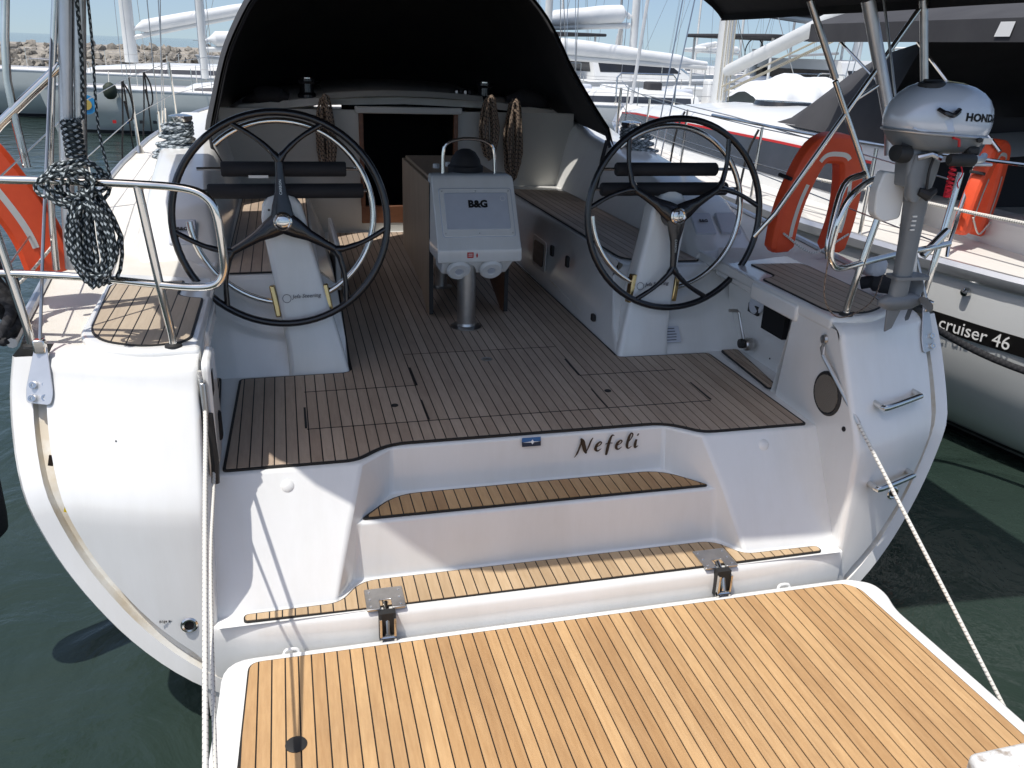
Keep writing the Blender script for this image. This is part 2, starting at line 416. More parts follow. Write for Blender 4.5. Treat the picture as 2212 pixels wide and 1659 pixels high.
# steps moulding
Z1, Z2, Z3 = 0.505, 0.745, 0.950
def zsole(x, y): return Z3+0.02*(y-0.42)
m = MB()
A1 = lambda s: V(s*1.27, 0.14, Z1); B1 = lambda s: V(s*0.85, 0.148, Z1); C1 = lambda s: V(s*0.77, 0.275, Z1)
E2 = lambda s: V(s*0.787, 0.268, Z2); D2 = lambda s: V(s*0.745, 0.30, Z2); C2 = lambda s: V(s*0.60, 0.505, Z2)
B3 = lambda s: V(s*0.722, 0.40, Z3); C3 = lambda s: V(s*0.592, 0.52, Z3); A3 = lambda s: V(s*1.27, 0.402, Z3); F1 = lambda s: V(s*1.27, 0.075, Z1)
m.quad(F1(-1), F1(1), A1(1), B1(1), C1(1), C1(-1), B1(-1), A1(-1))
m.quad(C1(-1), C1(1), D2(1), D2(-1)); m.quad(D2(-1), D2(1), C2(1), C2(-1)); m.quad(C2(-1), C2(1), C3(1), C3(-1))
for s in (-1, 1):
    m.quad(A1(s), B1(s), E2(s), B3(s), A3(s)); m.quad(B1(s), C1(s), D2(s), E2(s)); m.quad(E2(s), D2(s), C2(s), C3(s), B3(s))
m.quad(A3(-1), B3(-1), C3(-1), C3(1), B3(1), A3(1), V(1.27, 1.42, zsole(0, 1.42)), V(0.70, 1.42, zsole(0, 1.42)), V(0.66, 4.5, zsole(0, 4.5)), V(-0.66, 4.5, zsole(0, 4.5)), V(-0.70, 1.42, zsole(0, 1.42)), V(-1.27, 1.42, zsole(0, 1.42)))
for s in (-1, 1): m.quad(V(s*1.27, 0.402, Z3), V(s*1.46, 0.402, Z3), V(s*1.46, 1.42, zsole(0, 1.42)), V(s*1.27, 1.42, zsole(0, 1.42)))
m.build('cockpit_moulding', 'gelcoat', Y, smooth=40, weld=0.001, bevel=0.022, bseg=4, bang=22)
def teak(name, outline, zf, pitch, x0, mt, rad, cuts=None, th=0.005, margin=0.012, axis=0, stuff=False):
    p = fillet(outline, rad)
    b = MB().prism(p, lambda x, y: zf(x, y)-0.004, lambda x, y: zf(x, y)+0.0035).build(name, 'caulk', Y, smooth=0)
    planks(b, p, lambda x, y: zf(x, y)+0.001, pitch, x0, mt, th=th, cuts=cuts, margin=margin, axis=axis, stuff=stuff)
    return b
PITCH = 0.0454
low = [(-1.18, 0.086), (-0.77, 0.082), (-0.77, 0.082), (0.77, 0.082), (1.18, 0.086), (1.18, 0.132), (0.835, 0.136), (0.752, 0.258), (-0.752, 0.258), (-0.835, 0.136), (-1.18, 0.132)]
teak('lower_step_teak', low, lambda x, y: Z1+0.004, PITCH, 0.0, 'teak_pale', [0.02, 0, 0, 0, 0.02, 0.03, 0.05, 0.07, 0.07, 0.05, 0.03], margin=0.006)
teak('upper_step_teak', [(-0.735, 0.318), (0.735, 0.318), (0.585, 0.488), (-0.585, 0.488)], lambda x, y: Z2+0.004, PITCH, 0.02, 'teak_gold', [0.02, 0.02, 0.1, 0.1], margin=0.009)
sole = [(-1.232, 0.415), (-0.735, 0.415), (-0.60, 0.532), (0.60, 0.532), (0.735, 0.415), (1.232, 0.415), (1.205, 1.325), (0.695, 1.335), (0.625, 4.36), (-0.625, 4.36), (-0.695, 1.335), (-1.205, 1.325)]
def solecuts(x):
    a = abs(x); c = []
    if a < 0.915: c.append(0.72)
    if 0.40 < a < 0.915: c.append(1.115)
    if a < 0.40: c.append(1.53)
    return c
so_ = teak('cockpit_sole_teak', sole, lambda x, y: zsole(x, y)+0.004, PITCH, 0.0, 'teak_grey', [0.02, 0.05, 0.09, 0.09, 0.05, 0.02, 0.03, 0.04, 0, 0, 0.04, 0.03], cuts=solecuts)
for s in (-1, 1):
    teak('sole_side_teak', [(s*1.264, 0.81), (s*1.325, 0.81), (s*1.385, 1.345), (s*1.285, 1.345)], lambda x, y: zsole(x, y)+0.008, 0.031, s*1.262, 'teak_grey', 0.02, margin=0.007)
    for xx, ww in ((0.405, 0.007), (0.918, 0.009)): MB().box((s*xx, 0.92, zsole(0, .92)+0.0095), (ww, 0.39, 0.002)).build('hatch_joint', 'caulk', Y)
    MB().box((s*0.402, 1.32, zsole(0, 1.32)+0.0095), (0.010, 0.42, 0.002)).build('hatch_joint', 'caulk', Y)
for x0, x1, yy in ((-0.915, 0.915, 0.72), (-0.915, -0.405, 1.115), (0.405, 0.915, 1.115), (-0.40, 0.40, 1.53)):
    MB().box(((x0+x1)/2, yy, zsole(0, yy)+0.0095), (x1-x0, 0.0065 if yy < 1.2 else 0.004, 0.002)).build('hatch_joint', 'caulk', Y)
for x, y, r in ((-0.53, 0.90, 0.016), (0.475, 0.905, 0.016), (0.0, 1.40, 0.028)):
    MB().lathe([(0, 0.0), (r, 0.0), (r, 0.004), (r*0.8, 0.005), (r*0.75, 0.003), (0, 0.003)], (x, y, zsole(x, y)+0.0085), seg=16).build('hatch_lift_ring', 'stainless_dull' if r > 0.02 else 'black_rubber', Y)
# swim platform
plat = [(-1.255, 0.032), (1.285, 0.032), (1.375, -0.02), (1.385, -0.10), (1.352, -0.20), (1.385, -1.25), (-1.32, -1.25), (-1.262, -0.2)]
PZ = 0.400
pf = fillet(plat, [0.11, 0.03, 0.05, 0.05, 0.05, 0.08, 0.08, 0.1])
sp = MB().prism(pf, PZ-0.075, PZ).build('swim_platform', 'gelcoat', Y, smooth=35, bevel=0.012, bseg=3)
tk = fillet([(-1.168, -0.002), (1.24, -0.002), (1.288, -0.05), (1.325, -1.19), (-1.215, -1.19)], [0.045, 0.06, 0.05, 0.05, 0.05])
cb = MB().prism(tk, PZ-0.002, PZ+0.003).build('platform_teak', 'caulk', Y, smooth=0)
planks(cb, tk, lambda x, y: PZ+0.001, PITCH, -1.168+0.035, 'teak_gold', th=0.0055, margin=0.006)
MB().lathe([(0, 0), (0.034, 0), (0.034, 0.004), (0.026, 0.0065), (0.0, 0.0065)], (-1.012, -0.431, PZ+0.005), seg=20).build('platform_drain_cap', 'black_rubber', Y)
# hinges
for x in (-0.672, 0.692):
    h = MB().prism(fillet([(x-0.072, 0.185), (x-0.072, 0.055), (x-0.022, 0.055), (x-0.022, 0.11), (x+0.022, 0.11), (x+0.022, 0.055), (x+0.072, 0.055), (x+0.072, 0.185)], 0.004, 2), Z1+0.006, Z1+0.016).build('hinge_plate', 'stainless_dull', Y, bevel=0.002)
    for dx, dy in ((-.055, .165), (.055, .165), (-.055, .075), (.055, .075), (-.055, .12), (.055, .12)):
        MB().lathe([(0, 0), (0.006, 0), (0.005, 0.002), (0, 0.002)], (x+dx, dy, Z1+0.0155), seg=10).build('screw', 'stainless', h)
    MB().box((x, 0.046, 0.455), (0.062, 0.03, 0.115)).build('hinge_slot', 'black_rubber', Y)
    g = MB()
    for dx in (-0.026, 0.026): g.box((x+dx, 0.030, 0.45), (0.008, 0.035, 0.10))
    g.tube([(x-0.03, 0.02, 0.415), (x+0.03, 0.02, 0.415)], 0.009, 10); g.tube([(x, 0.10, 0.515), (x, 0.045, 0.49), (x, 0.018, 0.43)], 0.011, 10)
    g.build('hinge_knuckle', 'stainless', Y)
for x in (-1.02, 0.98):
    MB().tube([(x-0.028, 0.03, PZ-0.01), (x-0.018, 0.033, PZ+0.008), (x+0.018, 0.033, PZ+0.008), (x+0.028, 0.03, PZ-0.01)], 0.006, 8, smooth=3).build('platform_eye', 'label_white', Y)
# inner walls of the stern quarters
for s in (-1, 1):
    rows = []
    for z in [0.50+0.045*i for i in range(21)]:
        k = (z-0.5)/0.9
        y0 = fz(min(z, 1.37))+0.022+max(0, z-1.37)*0.8; y1 = max(0.80-0.10*k, y0+0.05) if z > Z3-0.05 else 0.5
        rows.append([V(s*XI, y0+(y1-y0)*t/6, min(z, 1.424)) for t in range(7)])
    MB().grid(rows).build('stern_quarter_panel', 'gelcoat', Y, smooth=45)
    # recessed locker behind it
    MB().quad((s*XI, 0.80, 0.93), (s*1.44, 0.80, 0.93), (s*1.44, 0.69, 1.42), (s*XI, 0.69, 1.42)).quad((s*1.44, 0.7, 0.93), (s*1.42, 1.5, 0.93), (s*1.36, 1.5, 1.40), (s*1.40, 0.69, 1.40)).build('side_locker_panel', 'gelcoat', Y)
    # coaming shelf lip above
    MB().prism([(s*1.256, 0.668), (s*1.45, 0.668), (s*1.45, 1.55), (s*1.305, 1.55), (s*1.295, 1.12), (s*1.256, 1.08)], 1.345, 1.425).build('coaming_shelf', 'gelcoat', Y, bevel=0.014, bseg=3)
    # raised pad platform and teak
    MB().prism(fillet([(s*1.266, 0.42), (s*1.45, 0.41), (s*1.63, 0.50), (s*1.70, 0.64), (s*1.745, 1.80), (s*1.278, 1.80), (s*1.278, 1.12), (s*1.266, 1.08)], [0.02, 0.1, 0.1, 0.1, 0.05, 0, 0, 0]), 1.38, 1.442).build('seat_platform', 'gelcoat', Y, bevel=0.018, bseg=4)
    pad = [(s*1.300, 0.53), (s*1.335, 0.475), (s*1.46, 0.455), (s*1.60, 0.53), (s*1.665, 0.66), (s*1.705, 1.345), (s*1.40, 1.36), (s*1.405, 1.13), (s*1.37, 1.085), (s*1.300, 1.06)]
    teak('seat_pad_teak', pad, lambda x, y: 1.444, 0.054, s*1.30, 'teak_deck', [0.05, 0.03, 0.1, 0.1, 0.1, 0.06, 0.02, 0.03, 0.03, 0.02], margin=0.008, th=0.0035)
# side decks
def shx(y):
    P = [(0.3, 1.90, 1.40)]+[(a, b, c) for a, b, c, d in STA]
    for (ya, xa, za), (yb, xb, zb) in zip(P, P[1:]):
        if ya <= y <= yb: t = (y-ya)/(yb-ya); return xa+(xb-xa)*t, za+(zb-za)*t
    return P[-1][1], P[-1][2]
for s in (-1, 1):
    rows = []
    for i in range(23):
        y = 0.56+i*0.45
        x, z = shx(y); xi = min(1.5, x*0.8) if y > 1.9 else XI
        q = 0.5*(i == 0)
        rows.append([V(s*(xi+(x*0.985-xi)*t/5), (fz(1.37)+0.12+gx(xi+(x-xi)*t/5) if i == 0 else y), z+0.012+0.006*(1-t/5)) for t in range(6)])
    MB().grid(rows).build('side_deck', 'nonskid', Y, smooth=60)
    pts = []
    for i in range(24):
        y = 0.62+i*0.45; x, z = shx(y); pts.append((s*(x-0.015), y, z+0.02))
    MB().tube(pts, 0.019, 8).build('toe_rail', 'alloy', Y)
MB().quad((-1.6, 6, 1.6), (1.6, 6, 1.6), (1.9, 8, 1.66), (0.8, 11.3, 1.8), (-0.8, 11.3, 1.8), (-1.9, 8, 1.66)).build('foredeck', 'nonskid', Y)
# benches
for s in (-1, 1):
    yb = 4.42
    m = MB()
    # front (helm side) face leaning forward, inner face, top
    P = lambda x, y, z: V(s*x, y, z)
    m.quad(P(.695, 1.345, .95), P(1.44, 1.345, .95), P(1.44, 1.47, 1.10), P(1.42, 1.56, 1.33), P(1.40, 1.60, 1.395), P(.80, 1.62, 1.395), P(.715, 1.58, 1.34), P(.70, 1.47, 1.10))
    m.quad(P(.695, 1.345, .95), P(.70, 1.47, 1.10), P(.715, 1.58, 1.34), P(.80, 1.70, 1.395), P(.80, yb, 1.395), P(.72, yb, 1.34), P(.65, yb, .98))
    m.quad(P(.80, 1.62, 1.395), P(1.40, 1.60, 1.395), P(1.35, yb, 1.395), P(.80, yb, 1.395))
    m.build('bench', 'gelcoat', Y, smooth=40, weld=0.09 if False else 0.001, bevel=0.02, bseg=3, bang=25)
    tb = fillet([(s*0.83, 1.78), (s*0.93, 1.655), (s*1.255, 1.645), (s*1.245, 4.1), (s*0.80+s*0.0, 4.2)], [0.04, 0.05, 0.02, 0.1, 0.1])
    b = MB().prism(tb, 1.398, 1.404).build('bench_teak', 'caulk', Y, smooth=0)
    planks(b, tb, lambda x, y: 1.402, 0.05, s*0.83, 'teak_grey', th=0.004, margin=0.006)
    # coaming
    sec = [(1.70, 1.440, 1.255, 1.27, 1.66, 1.70), (1.80, 1.475, 1.26, 1.285, 1.645, 1.705), (1.98, 1.60, 1.26, 1.31, 1.63, 1.72), (2.12, 1.665, 1.26, 1.33, 1.63, 1.735), (2.6, 1.735, 1.265, 1.36, 1.66, 1.77), (3.3, 1.79, 1.27, 1.375, 1.70, 1.81), (4.1, 1.84, 1.27, 1.40, 1.72, 1.84), (4.6, 1.93, 1.27, 1.40, 1.70, 1.84)]
    rows = []
    for y, zt, a, b2, c, d in sec:
        rows.append([P(a-0.02, y, 1.36), P(a, y, 1.40+0.0), P(b2-0.03, y, zt-0.07), P(b2, y, zt-0.015), P(b2+0.03, y, zt), P(c-0.03, y, zt), P(c, y, zt-0.015), P(c+0.02, y, zt-0.06), P(d, y, 1.43), P(d, y, 1.38)])
    MB().ring_loft([[V(p.x, p.y-0.0, min(p.z, 1.40)) for p in rows[0]]]+rows, closed=False).build('coaming', 'gelcoat', Y, smooth=50)
    # instruments on the aft slope of the coaming
    n = Vector((0, -0.62, 0.78)).normalized(); rot = Matrix((Vector((1, 0, 0)), Vector((0, n.z, -n.y)), n)).transposed()
    for dx in ((0.0,) if s < 0 else (-0.07, 0.09)):
        c = V(s*1.45+dx, 1.90, 1.555); 
        pl = MB().box(c, (0.125, 0.155, 0.02), rot).build('instrument_cover', 'panel_grey', Y, bevel=0.006)
        if dx <= 0: put_text('cover_lettering', 'B&G', 0.028, 'ink', pl, c+n*0.011+Vector((0, 0, 0.01)), (1, 0, 0), rot @ Vector((0, 1, 0)), bold=0.001)
    # bench-front fittings
    MB().lathe([(0, 0), (0.017, 0), (0.017, 0.012), (0, 0.014)], (s*1.295, 1.475, 1.135), (0, -0.8, 0.2), 12).lathe([(0, 0), (0.017, 0), (0.017, 0.012), (0, 0.014)], (s*1.295, 1.462, 1.098), (0, -0.8, 0.2), 12).build('pad_eye', 'stainless_dull', Y)
# bulkhead, companionway, coachroof
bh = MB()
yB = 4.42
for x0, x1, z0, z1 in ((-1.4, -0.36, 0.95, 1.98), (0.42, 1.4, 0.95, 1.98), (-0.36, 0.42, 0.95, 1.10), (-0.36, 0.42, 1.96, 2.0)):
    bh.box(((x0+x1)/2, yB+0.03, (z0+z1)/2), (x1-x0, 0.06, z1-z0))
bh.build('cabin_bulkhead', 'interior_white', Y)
MB().box((0.03, yB+0.02, 1.17), (0.78, 0.05, 0.14)).build('companionway_sill', 'wood_dark', Y, bevel=0.006)
for xx in (-0.345, 0.405): MB().box((xx, yB-0.005, 1.6), (0.035, 0.05, 0.72)).build('companionway_frame', 'wood_dark', Y, bevel=0.005)
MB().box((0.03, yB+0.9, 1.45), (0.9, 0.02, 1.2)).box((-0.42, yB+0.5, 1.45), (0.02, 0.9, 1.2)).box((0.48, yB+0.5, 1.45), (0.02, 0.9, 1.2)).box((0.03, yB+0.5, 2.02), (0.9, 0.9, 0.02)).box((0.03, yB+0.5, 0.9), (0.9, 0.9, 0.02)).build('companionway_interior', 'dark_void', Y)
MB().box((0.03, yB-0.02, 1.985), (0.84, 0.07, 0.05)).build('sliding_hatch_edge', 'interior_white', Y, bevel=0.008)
rows = []
for y, w, z in ((4.42, 1.36, 1.98), (4.46, 1.38, 2.03), (4.7, 1.38, 2.06), (6.5, 1.25, 2.06), (8.0, 0.9, 2.02), (9.0, 0.6, 1.74)):
    rows.append([V(-w-0.12, y, 1.55), V(-w, y, z-0.12), V(-w*0.9, y, z-0.03), V(-w*0.5, y, z+0.03), V(0, y, z+0.05), V(w*0.5, y, z+0.03), V(w*0.9, y, z-0.03), V(w, y, z-0.12), V(w+0.12, y, 1.55)])
MB().ring_loft(rows, closed=False).build('coachroof', 'nonskid', Y, smooth=40)
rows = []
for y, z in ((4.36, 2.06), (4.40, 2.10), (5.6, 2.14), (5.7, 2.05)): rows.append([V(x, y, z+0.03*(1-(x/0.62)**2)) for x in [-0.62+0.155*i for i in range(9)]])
MB().grid(rows).build('sliding_hatch', mat('hatch_shade_grey', (0.30, 0.29, 0.26), 0.4), Y, smooth=40)  # hatch colour darkened to stand for the shade under the sprayhood
# locker front, latches and port in the bench sides
for s in (1,):
    fx = lambda y, z: 0.70-0.018*(y-1.47)+0.05*max(0, z-1.2)
    pw = MB().prism(fillet([(2.63, 1.10), (2.93, 1.10), (2.93, 1.30), (2.63, 1.30)], 0.04), 0, 1, lambda p: V(fx(p.x, p.y)-0.012-0.004*p.z, p.x, p.y)).build('port_window_frame', 'gelcoat', Y)
    MB().prism(fillet([(2.67, 1.125), (2.89, 1.125), (2.89, 1.275), (2.67, 1.275)], 0.03), 0, 1, lambda p: V(fx(p.x, p.y)-0.017-0.003*p.z, p.x, p.y)).build('window_pane', 'smoked', pw)
    for yy in (2.52, 2.22): MB().box((fx(yy, 1.27)-0.012, yy, 1.275), (0.02, 0.045, 0.07)).build('latch', 'black_rubber', Y, bevel=0.008)
    MB().box((fx(1.85, 1.02)-0.012, 1.72, 1.075), (0.02, 0.04, 0.04)).build('latch', 'black_rubber', Y, bevel=0.006)
    MB().tube([(0.682, 2.55, 1.07), (0.694, 1.95, 1.045), (0.70, 1.85, 1.04), (0.70, 1.62, 1.05), (0.705, 1.57, 1.10)], 0.006, 6).build('locker_lid_seam', 'gelcoat_tan', Y)
MB().box((-0.66, 3.0, 1.19), (0.03, 0.8, 0.30)).build('locker_lid', 'gelcoat', Y, bevel=0.01)
# engine controls, gauges, speaker, notices on the starboard side
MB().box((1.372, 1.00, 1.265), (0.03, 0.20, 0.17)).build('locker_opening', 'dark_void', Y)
MB().lathe([(0, 0), (0.055, 0), (0.055, 0.012), (0.045, 0.02), (0, 0.02)], (1.385, 1.20, 1.275), (-1, -0.15, 0.25), 20).build('engine_panel', 'panel_grey', Y)
MB().box((1.37, 1.21, 1.245), (0.015, 0.10, 0.05)).build('engine_panel_cover', 'black_rubber', Y, bevel=0.004)
lv = MB().tube([(1.375, 1.215, 1.06), (1.345, 1.215, 1.06), (1.335, 1.245, 1.13), (1.33, 1.285, 1.205), (1.32, 1.29, 1.215), (1.28, 1.30, 1.215)], [0.012, 0.011, 0.008, 0.008, 0.010, 0.009], 8).build('throttle_lever', 'stainless_dull', Y)
MB().lathe([(0, 0), (0.034, 0), (0.034, 0.03), (0.028, 0.04), (0, 0.04)], (1.38, 1.205, 1.055), (-1, 0, 0), 18).build('throttle_base', 'stainless_dull', lv)
MB().lathe([(0, 0), (0.026, 0), (0.024, 0.018), (0, 0.02)], (1.335, 1.215, 1.058), (-1, 0, 0), 16).build('throttle_knob', 'black_rubber', lv)
for yy, zz in ((1.06, 1.09), (1.07, 1.02), (1.12, 1.12)): MB().lathe([(0, 0), (0.005, 0), (0.004, 0.003), (0, 0.003)], (1.418, yy, zz), (-1, 0, 0), 8).build('screw', 'ink', Y)
sk = MB().lathe([(0, 0), (0.098, 0), (0.098, 0.006), (0.090, 0.012), (0.083, 0.009), (0, 0.009)], (XI+0.002, 0.363, 1.12), (-1, 0, 0), 40).build('speaker', 'black_rubber', Y)
g = MB()
for i in range(-13, 14):
    d = i*0.0062; h = math.sqrt(max(0, 0.082**2-d*d)); g.box((XI-0.0085, 0.363+d, 1.12), (0.003, 0.0028, 2*h)); g.box((XI-0.0088, 0.363, 1.12+d), (0.003, 2*h, 0.0028))
g.build('speaker_grille', 'mesh_taupe', sk)
MB().lathe([(0, 0), (0.011, 0), (0.011, 0.004), (0.007, 0.005), (0.006, 0.001), (0, 0.001)], (XI, 0.215, 1.018), (-1, 0, 0), 14).build('vent_hole', 'ink', Y)
nt_ = MB().box((1.005, 1.395, 1.065), (0.105, 0.006, 0.09), Euler((R(-38), 0, 0)).to_matrix()).build('builder_plate', 'panel_grey', Y)
rr_ = Euler((R(-38), 0, 0)).to_matrix(); q = MB()
for i in range(5): q.box(V(1.005, 1.395, 1.065)+rr_ @ V(random.uniform(-.008, .008), -0.0035, -0.032+0.016*i), (0.075+random.uniform(-.02, .01), 0.001, 0.004), rr_)
q.build('plate_print', 'logo_navy', nt_)
# dome lights
for s in (-1, 1):
    MB().lathe([(0, 0.016), (0.010, 0.0155), (0.022, 0.010), (0.028, 0.003), (0.030, -0.004), (0, -0.004)], (s*1.0, 0.372, 0.893), (0, -0.86, 0.5), 20, cap=False).build('courtesy_light', 'label_white', Y)
# name, badge
import json
def stroke(mb, pts, wid, org, sc, k=7):
    P2 = spline([Vector((p[0], p[1], 0)) for p in pts], k); n = len(P2); L = []; Rr = []
    for i in range(n):
        t = (P2[min(i+1, n-1)]-P2[max(i-1, 0)]).normalized(); nn = Vector((-t.y, t.x, 0)); u = i/(n-1)*(len(wid)-1); a = int(min(u, len(wid)-2)); ww = wid[a]+(wid[a+1]-wid[a])*(u-a)
        L.append(P2[i]+nn*ww/2); Rr.append(P2[i]-nn*ww/2)
    f = lambda p: V(org.x+p.x*sc, org.y+(p.y*sc)*0.05-0.0035, org.z+p.y*sc)
    mb.grid([[f(a), f(b)] for a, b in zip(L, Rr)])
nm = MB(); O = V(0.187, 0.507, 0.868); S = 0.062
stroke(nm, [(-0.05, -0.42), (0.12, -0.1), (0.28, 0.45), (0.36, 0.85)], [0.02, 0.12, 0.11, 0.10], O, S)
stroke(nm, [(0.30, 0.98), (0.42, 0.72), (0.56, 0.1), (0.66, -0.18)], [0.10, 0.25, 0.22, 0.10], O, S)
stroke(nm, [(0.62, -0.15), (0.78, 0.3), (0.90, 0.72), (1.02, 0.95)], [0.06, 0.10, 0.11, 0.05], O, S)
def letter_e(x): stroke(nm, [(x+0.05, 0.22), (x+0.27, 0.36), (x+0.36, 0.52), (x+0.26, 0.60), (x+0.08, 0.38), (x+0.03, 0.08), (x+0.16, -0.06), (x+0.38, 0.10)], [0.05, 0.07, 0.09, 0.10, 0.17, 0.17, 0.11, 0.03], O, S)
letter_e(1.18)
stroke(nm, [(2.30, 0.98), (2.16, 1.02), (2.02, 0.62), (1.92, 0.0), (1.86, -0.42)], [0.05, 0.11, 0.17, 0.19, 0.13], O, S); stroke(nm, [(1.78, 0.40), (2.0, 0.46), (2.22, 0.44)], [0.06, 0.08, 0.05], O, S)
letter_e(2.42)
stroke(nm, [(3.02, 0.25), (3.30, 0.62), (3.42, 0.95), (3.30, 1.06), (3.18, 0.70), (3.10, 0.15), (3.20, -0.05), (3.40, 0.10)], [0.04, 0.07, 0.09, 0.10, 0.17, 0.17, 0.10, 0.03], O, S)
stroke(nm, [(3.66, 0.58), (3.60, 0.25), (3.62, -0.02), (3.80, 0.10)], [0.13, 0.18, 0.15, 0.03], O, S); stroke(nm, [(3.70, 0.84), (3.78, 1.0)], [0.10, 0.09], O, S)
for i in range(len(nm.v)):      # follow the rise of the name towards starboard
    x, y, z = nm.v[i]; nm.v[i] = (O.x+(x-O.x)*1.22, y, z)
nm.build('name_lettering', 'ink_brown', Y, smooth=0, recalc=False)
bd = MB().quad((-0.049, 0.505, 0.911), (0.033, 0.505, 0.911), (0.033, 0.5095, 0.931), (-0.049, 0.5095, 0.931)).build('maker_badge', 'logo_navy', Y)
MB().quad((-0.049, 0.5088, 0.931), (0.033, 0.5088, 0.931), (0.033, 0.5125, 0.949), (-0.049, 0.5125, 0.949)).build('badge_sky', 'logo_blue', bd)
MB().quad((-0.047, 0.5066, 0.930), (-0.010, 0.5064, 0.928), (-0.004, 0.505, 0.920), (0.002, 0.506, 0.929), (0.031, 0.5066, 0.930), (0.002, 0.507, 0.932), (-0.004, 0.509, 0.941), (-0.010, 0.507, 0.933)).build('badge_star', 'label_white', bd)
# grab rails and outlets on the transom, chain plates
def gy(x, z): return fz(z)+gx(x)
for z, xa, xb in ((1.125, 1.40, 1.645), (0.80, 1.37, 1.605)):
    MB().tube([(xa, gy(xa, z)+0.01, z), (xa+0.002, gy(xa, z)-0.035, z), (xa+0.02, gy(xa, z)-0.05, z), (xb-0.02, gy(xb, z)-0.05, z+0.004), (xb-0.002, gy(xb, z)-0.035, z+0.004), (xb, gy(xb, z)+0.01, z+0.004)], 0.014, 12, smooth=3).build('boarding_rung', 'stainless', Y)
for x, z in ((-1.365, 0.51), (1.53, 0.72)):
    ax = (0, -1, 0.1); MB().lathe([(0.028, 0.0), (0.030, 0.006), (0.024, 0.010), (0.018, 0.008), (0.017, -0.002)], (x, gy(x, z), z), ax, 20, cap=False).lathe([(0, 0.001), (0.0175, 0.001), (0.0175, -0.001), (0, -0.001)], (x, gy(x, z), z), ax, 16).build('outlet', 'stainless', Y)
    MB().lathe([(0, 0.004), (0.016, 0.004), (0.016, 0.002), (0, 0.002)], (x, gy(x, z), z), ax, 16).build('outlet_bore', 'ink', Y)
put_text('outlet_lettering', 'Bilge pump', 0.014, 'ink', Y, (-1.435, gy(-1.435, 0.525)-0.002, 0.525), (1, 0, 0), (0, 0.05, 1))
for s in (-1, 1):
    x = s*1.80
    cpl = MB().prism(fillet([(x-0.05, 1.265), (x+0.035, 1.265), (x+0.045, 1.30), (x+0.03, 1.45), (x-0.012, 1.45), (x-0.05, 1.31)], 0.015), 0, 1, lambda p: V(p.x, gy(p.x, min(p.y, 1.37))+max(0, p.y-1.37)*0.4-0.004-0.008*p.z, p.y)).build('backstay_plate', 'alloy', Y, bevel=0.002)
    for dx, dz in ((-0.026, 1.285), (0.016, 1.285), (-0.022, 1.325), (0.020, 1.325)):
        MB().lathe([(0.0, 0.004), (0.005, 0.003), (0.006, 0.007), (0.012, 0.007), (0.014, 0.0), (0, 0)], (x+dx, gy(x, dz)-0.012, dz), (0, -1, 0.4), 12).build('bolt', 'stainless', cpl)
    top = V(x+0.008, gy(x, 1.37)+0.01, 1.45)
    MB().box(top, (0.04, 0.03, 0.05)).build('clevis', 'stainless', cpl, bevel=0.006)
    MB().tube([top, V(x*0.985, 0.66, 1.75), V(x*0.93, 0.95, 2.6), V(x*0.55, 2.6, 7.5)], 0.006, 8).build('backstay', 'stainless_dull', Y)
# mooring fairlead cover on the port inner wall
cv = MB().prism(fillet([(0.30, 1.425), (0.30, 1.05), (0.40, 0.98), (0.52, 1.0), (0.56, 1.08), (0.50, 1.425)], 0.04), 0, 1, lambda p: V(-XI+0.012+0.030*p.z-0.03*max(0, 1.2-p.y), p.x+0.02, p.y)).build('fairlead_cover', 'gelcoat', Y, bevel=0.01)
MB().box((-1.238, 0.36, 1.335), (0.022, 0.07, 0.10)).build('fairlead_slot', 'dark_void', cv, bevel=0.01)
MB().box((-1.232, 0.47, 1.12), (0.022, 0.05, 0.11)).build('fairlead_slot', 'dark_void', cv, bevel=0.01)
MB().box((-1.255, 0.31, 1.18), (0.02, 0.05, 0.36)).build('fairlead_plate', 'stainless_dull', Y, bevel=0.006)
MB().tube([(-1.245, 0.30, 1.24), (-1.24, 0.285, 1.05), (-1.245, 0.28, 0.98)], 0.014, 8).build('rope_sleeve', 'black_rubber', Y)
ey = MB().lathe([(0, 0), (0.022, 0), (0.018, 0.012), (0, 0.014)], (XI-0.001, 0.445, 1.34), (-1, 0, 0), 16).build('mooring_eye', 'stainless_dull', Y)
MB().tube([(XI-0.01, 0.435, 1.325), (XI-0.03, 0.42, 1.31), (XI-0.035, 0.40, 1.285), (XI-0.02, 0.41, 1.28), (XI-0.01, 0.43, 1.31)], 0.005, 8, closed=True).build('shackle', 'stainless_dull', ey)

# small wear on the port quarter
MB().box((-1.725, gy(-1.725, 0.945)+0.012, 0.945), (0.022, 0.004, 0.030), Euler((0, R(20), 0)).to_matrix()).build('paint_chip', 'yellow', Y)
MB().box((-1.775, gy(-1.775, 1.09)+0.012, 1.09), (0.016, 0.004, 0.04), Euler((0, R(14), 0)).to_matrix()).build('scuff_mark', 'ink_brown', Y)
MB().lathe([(0, 0), (0.003, 0), (0.003, 0.001), (0, 0.001)], (-1.55, gy(-1.55, 1.17)-0.001, 1.17), (0, -1, 0.5), 8).build('scuff_mark', 'ink', Y)
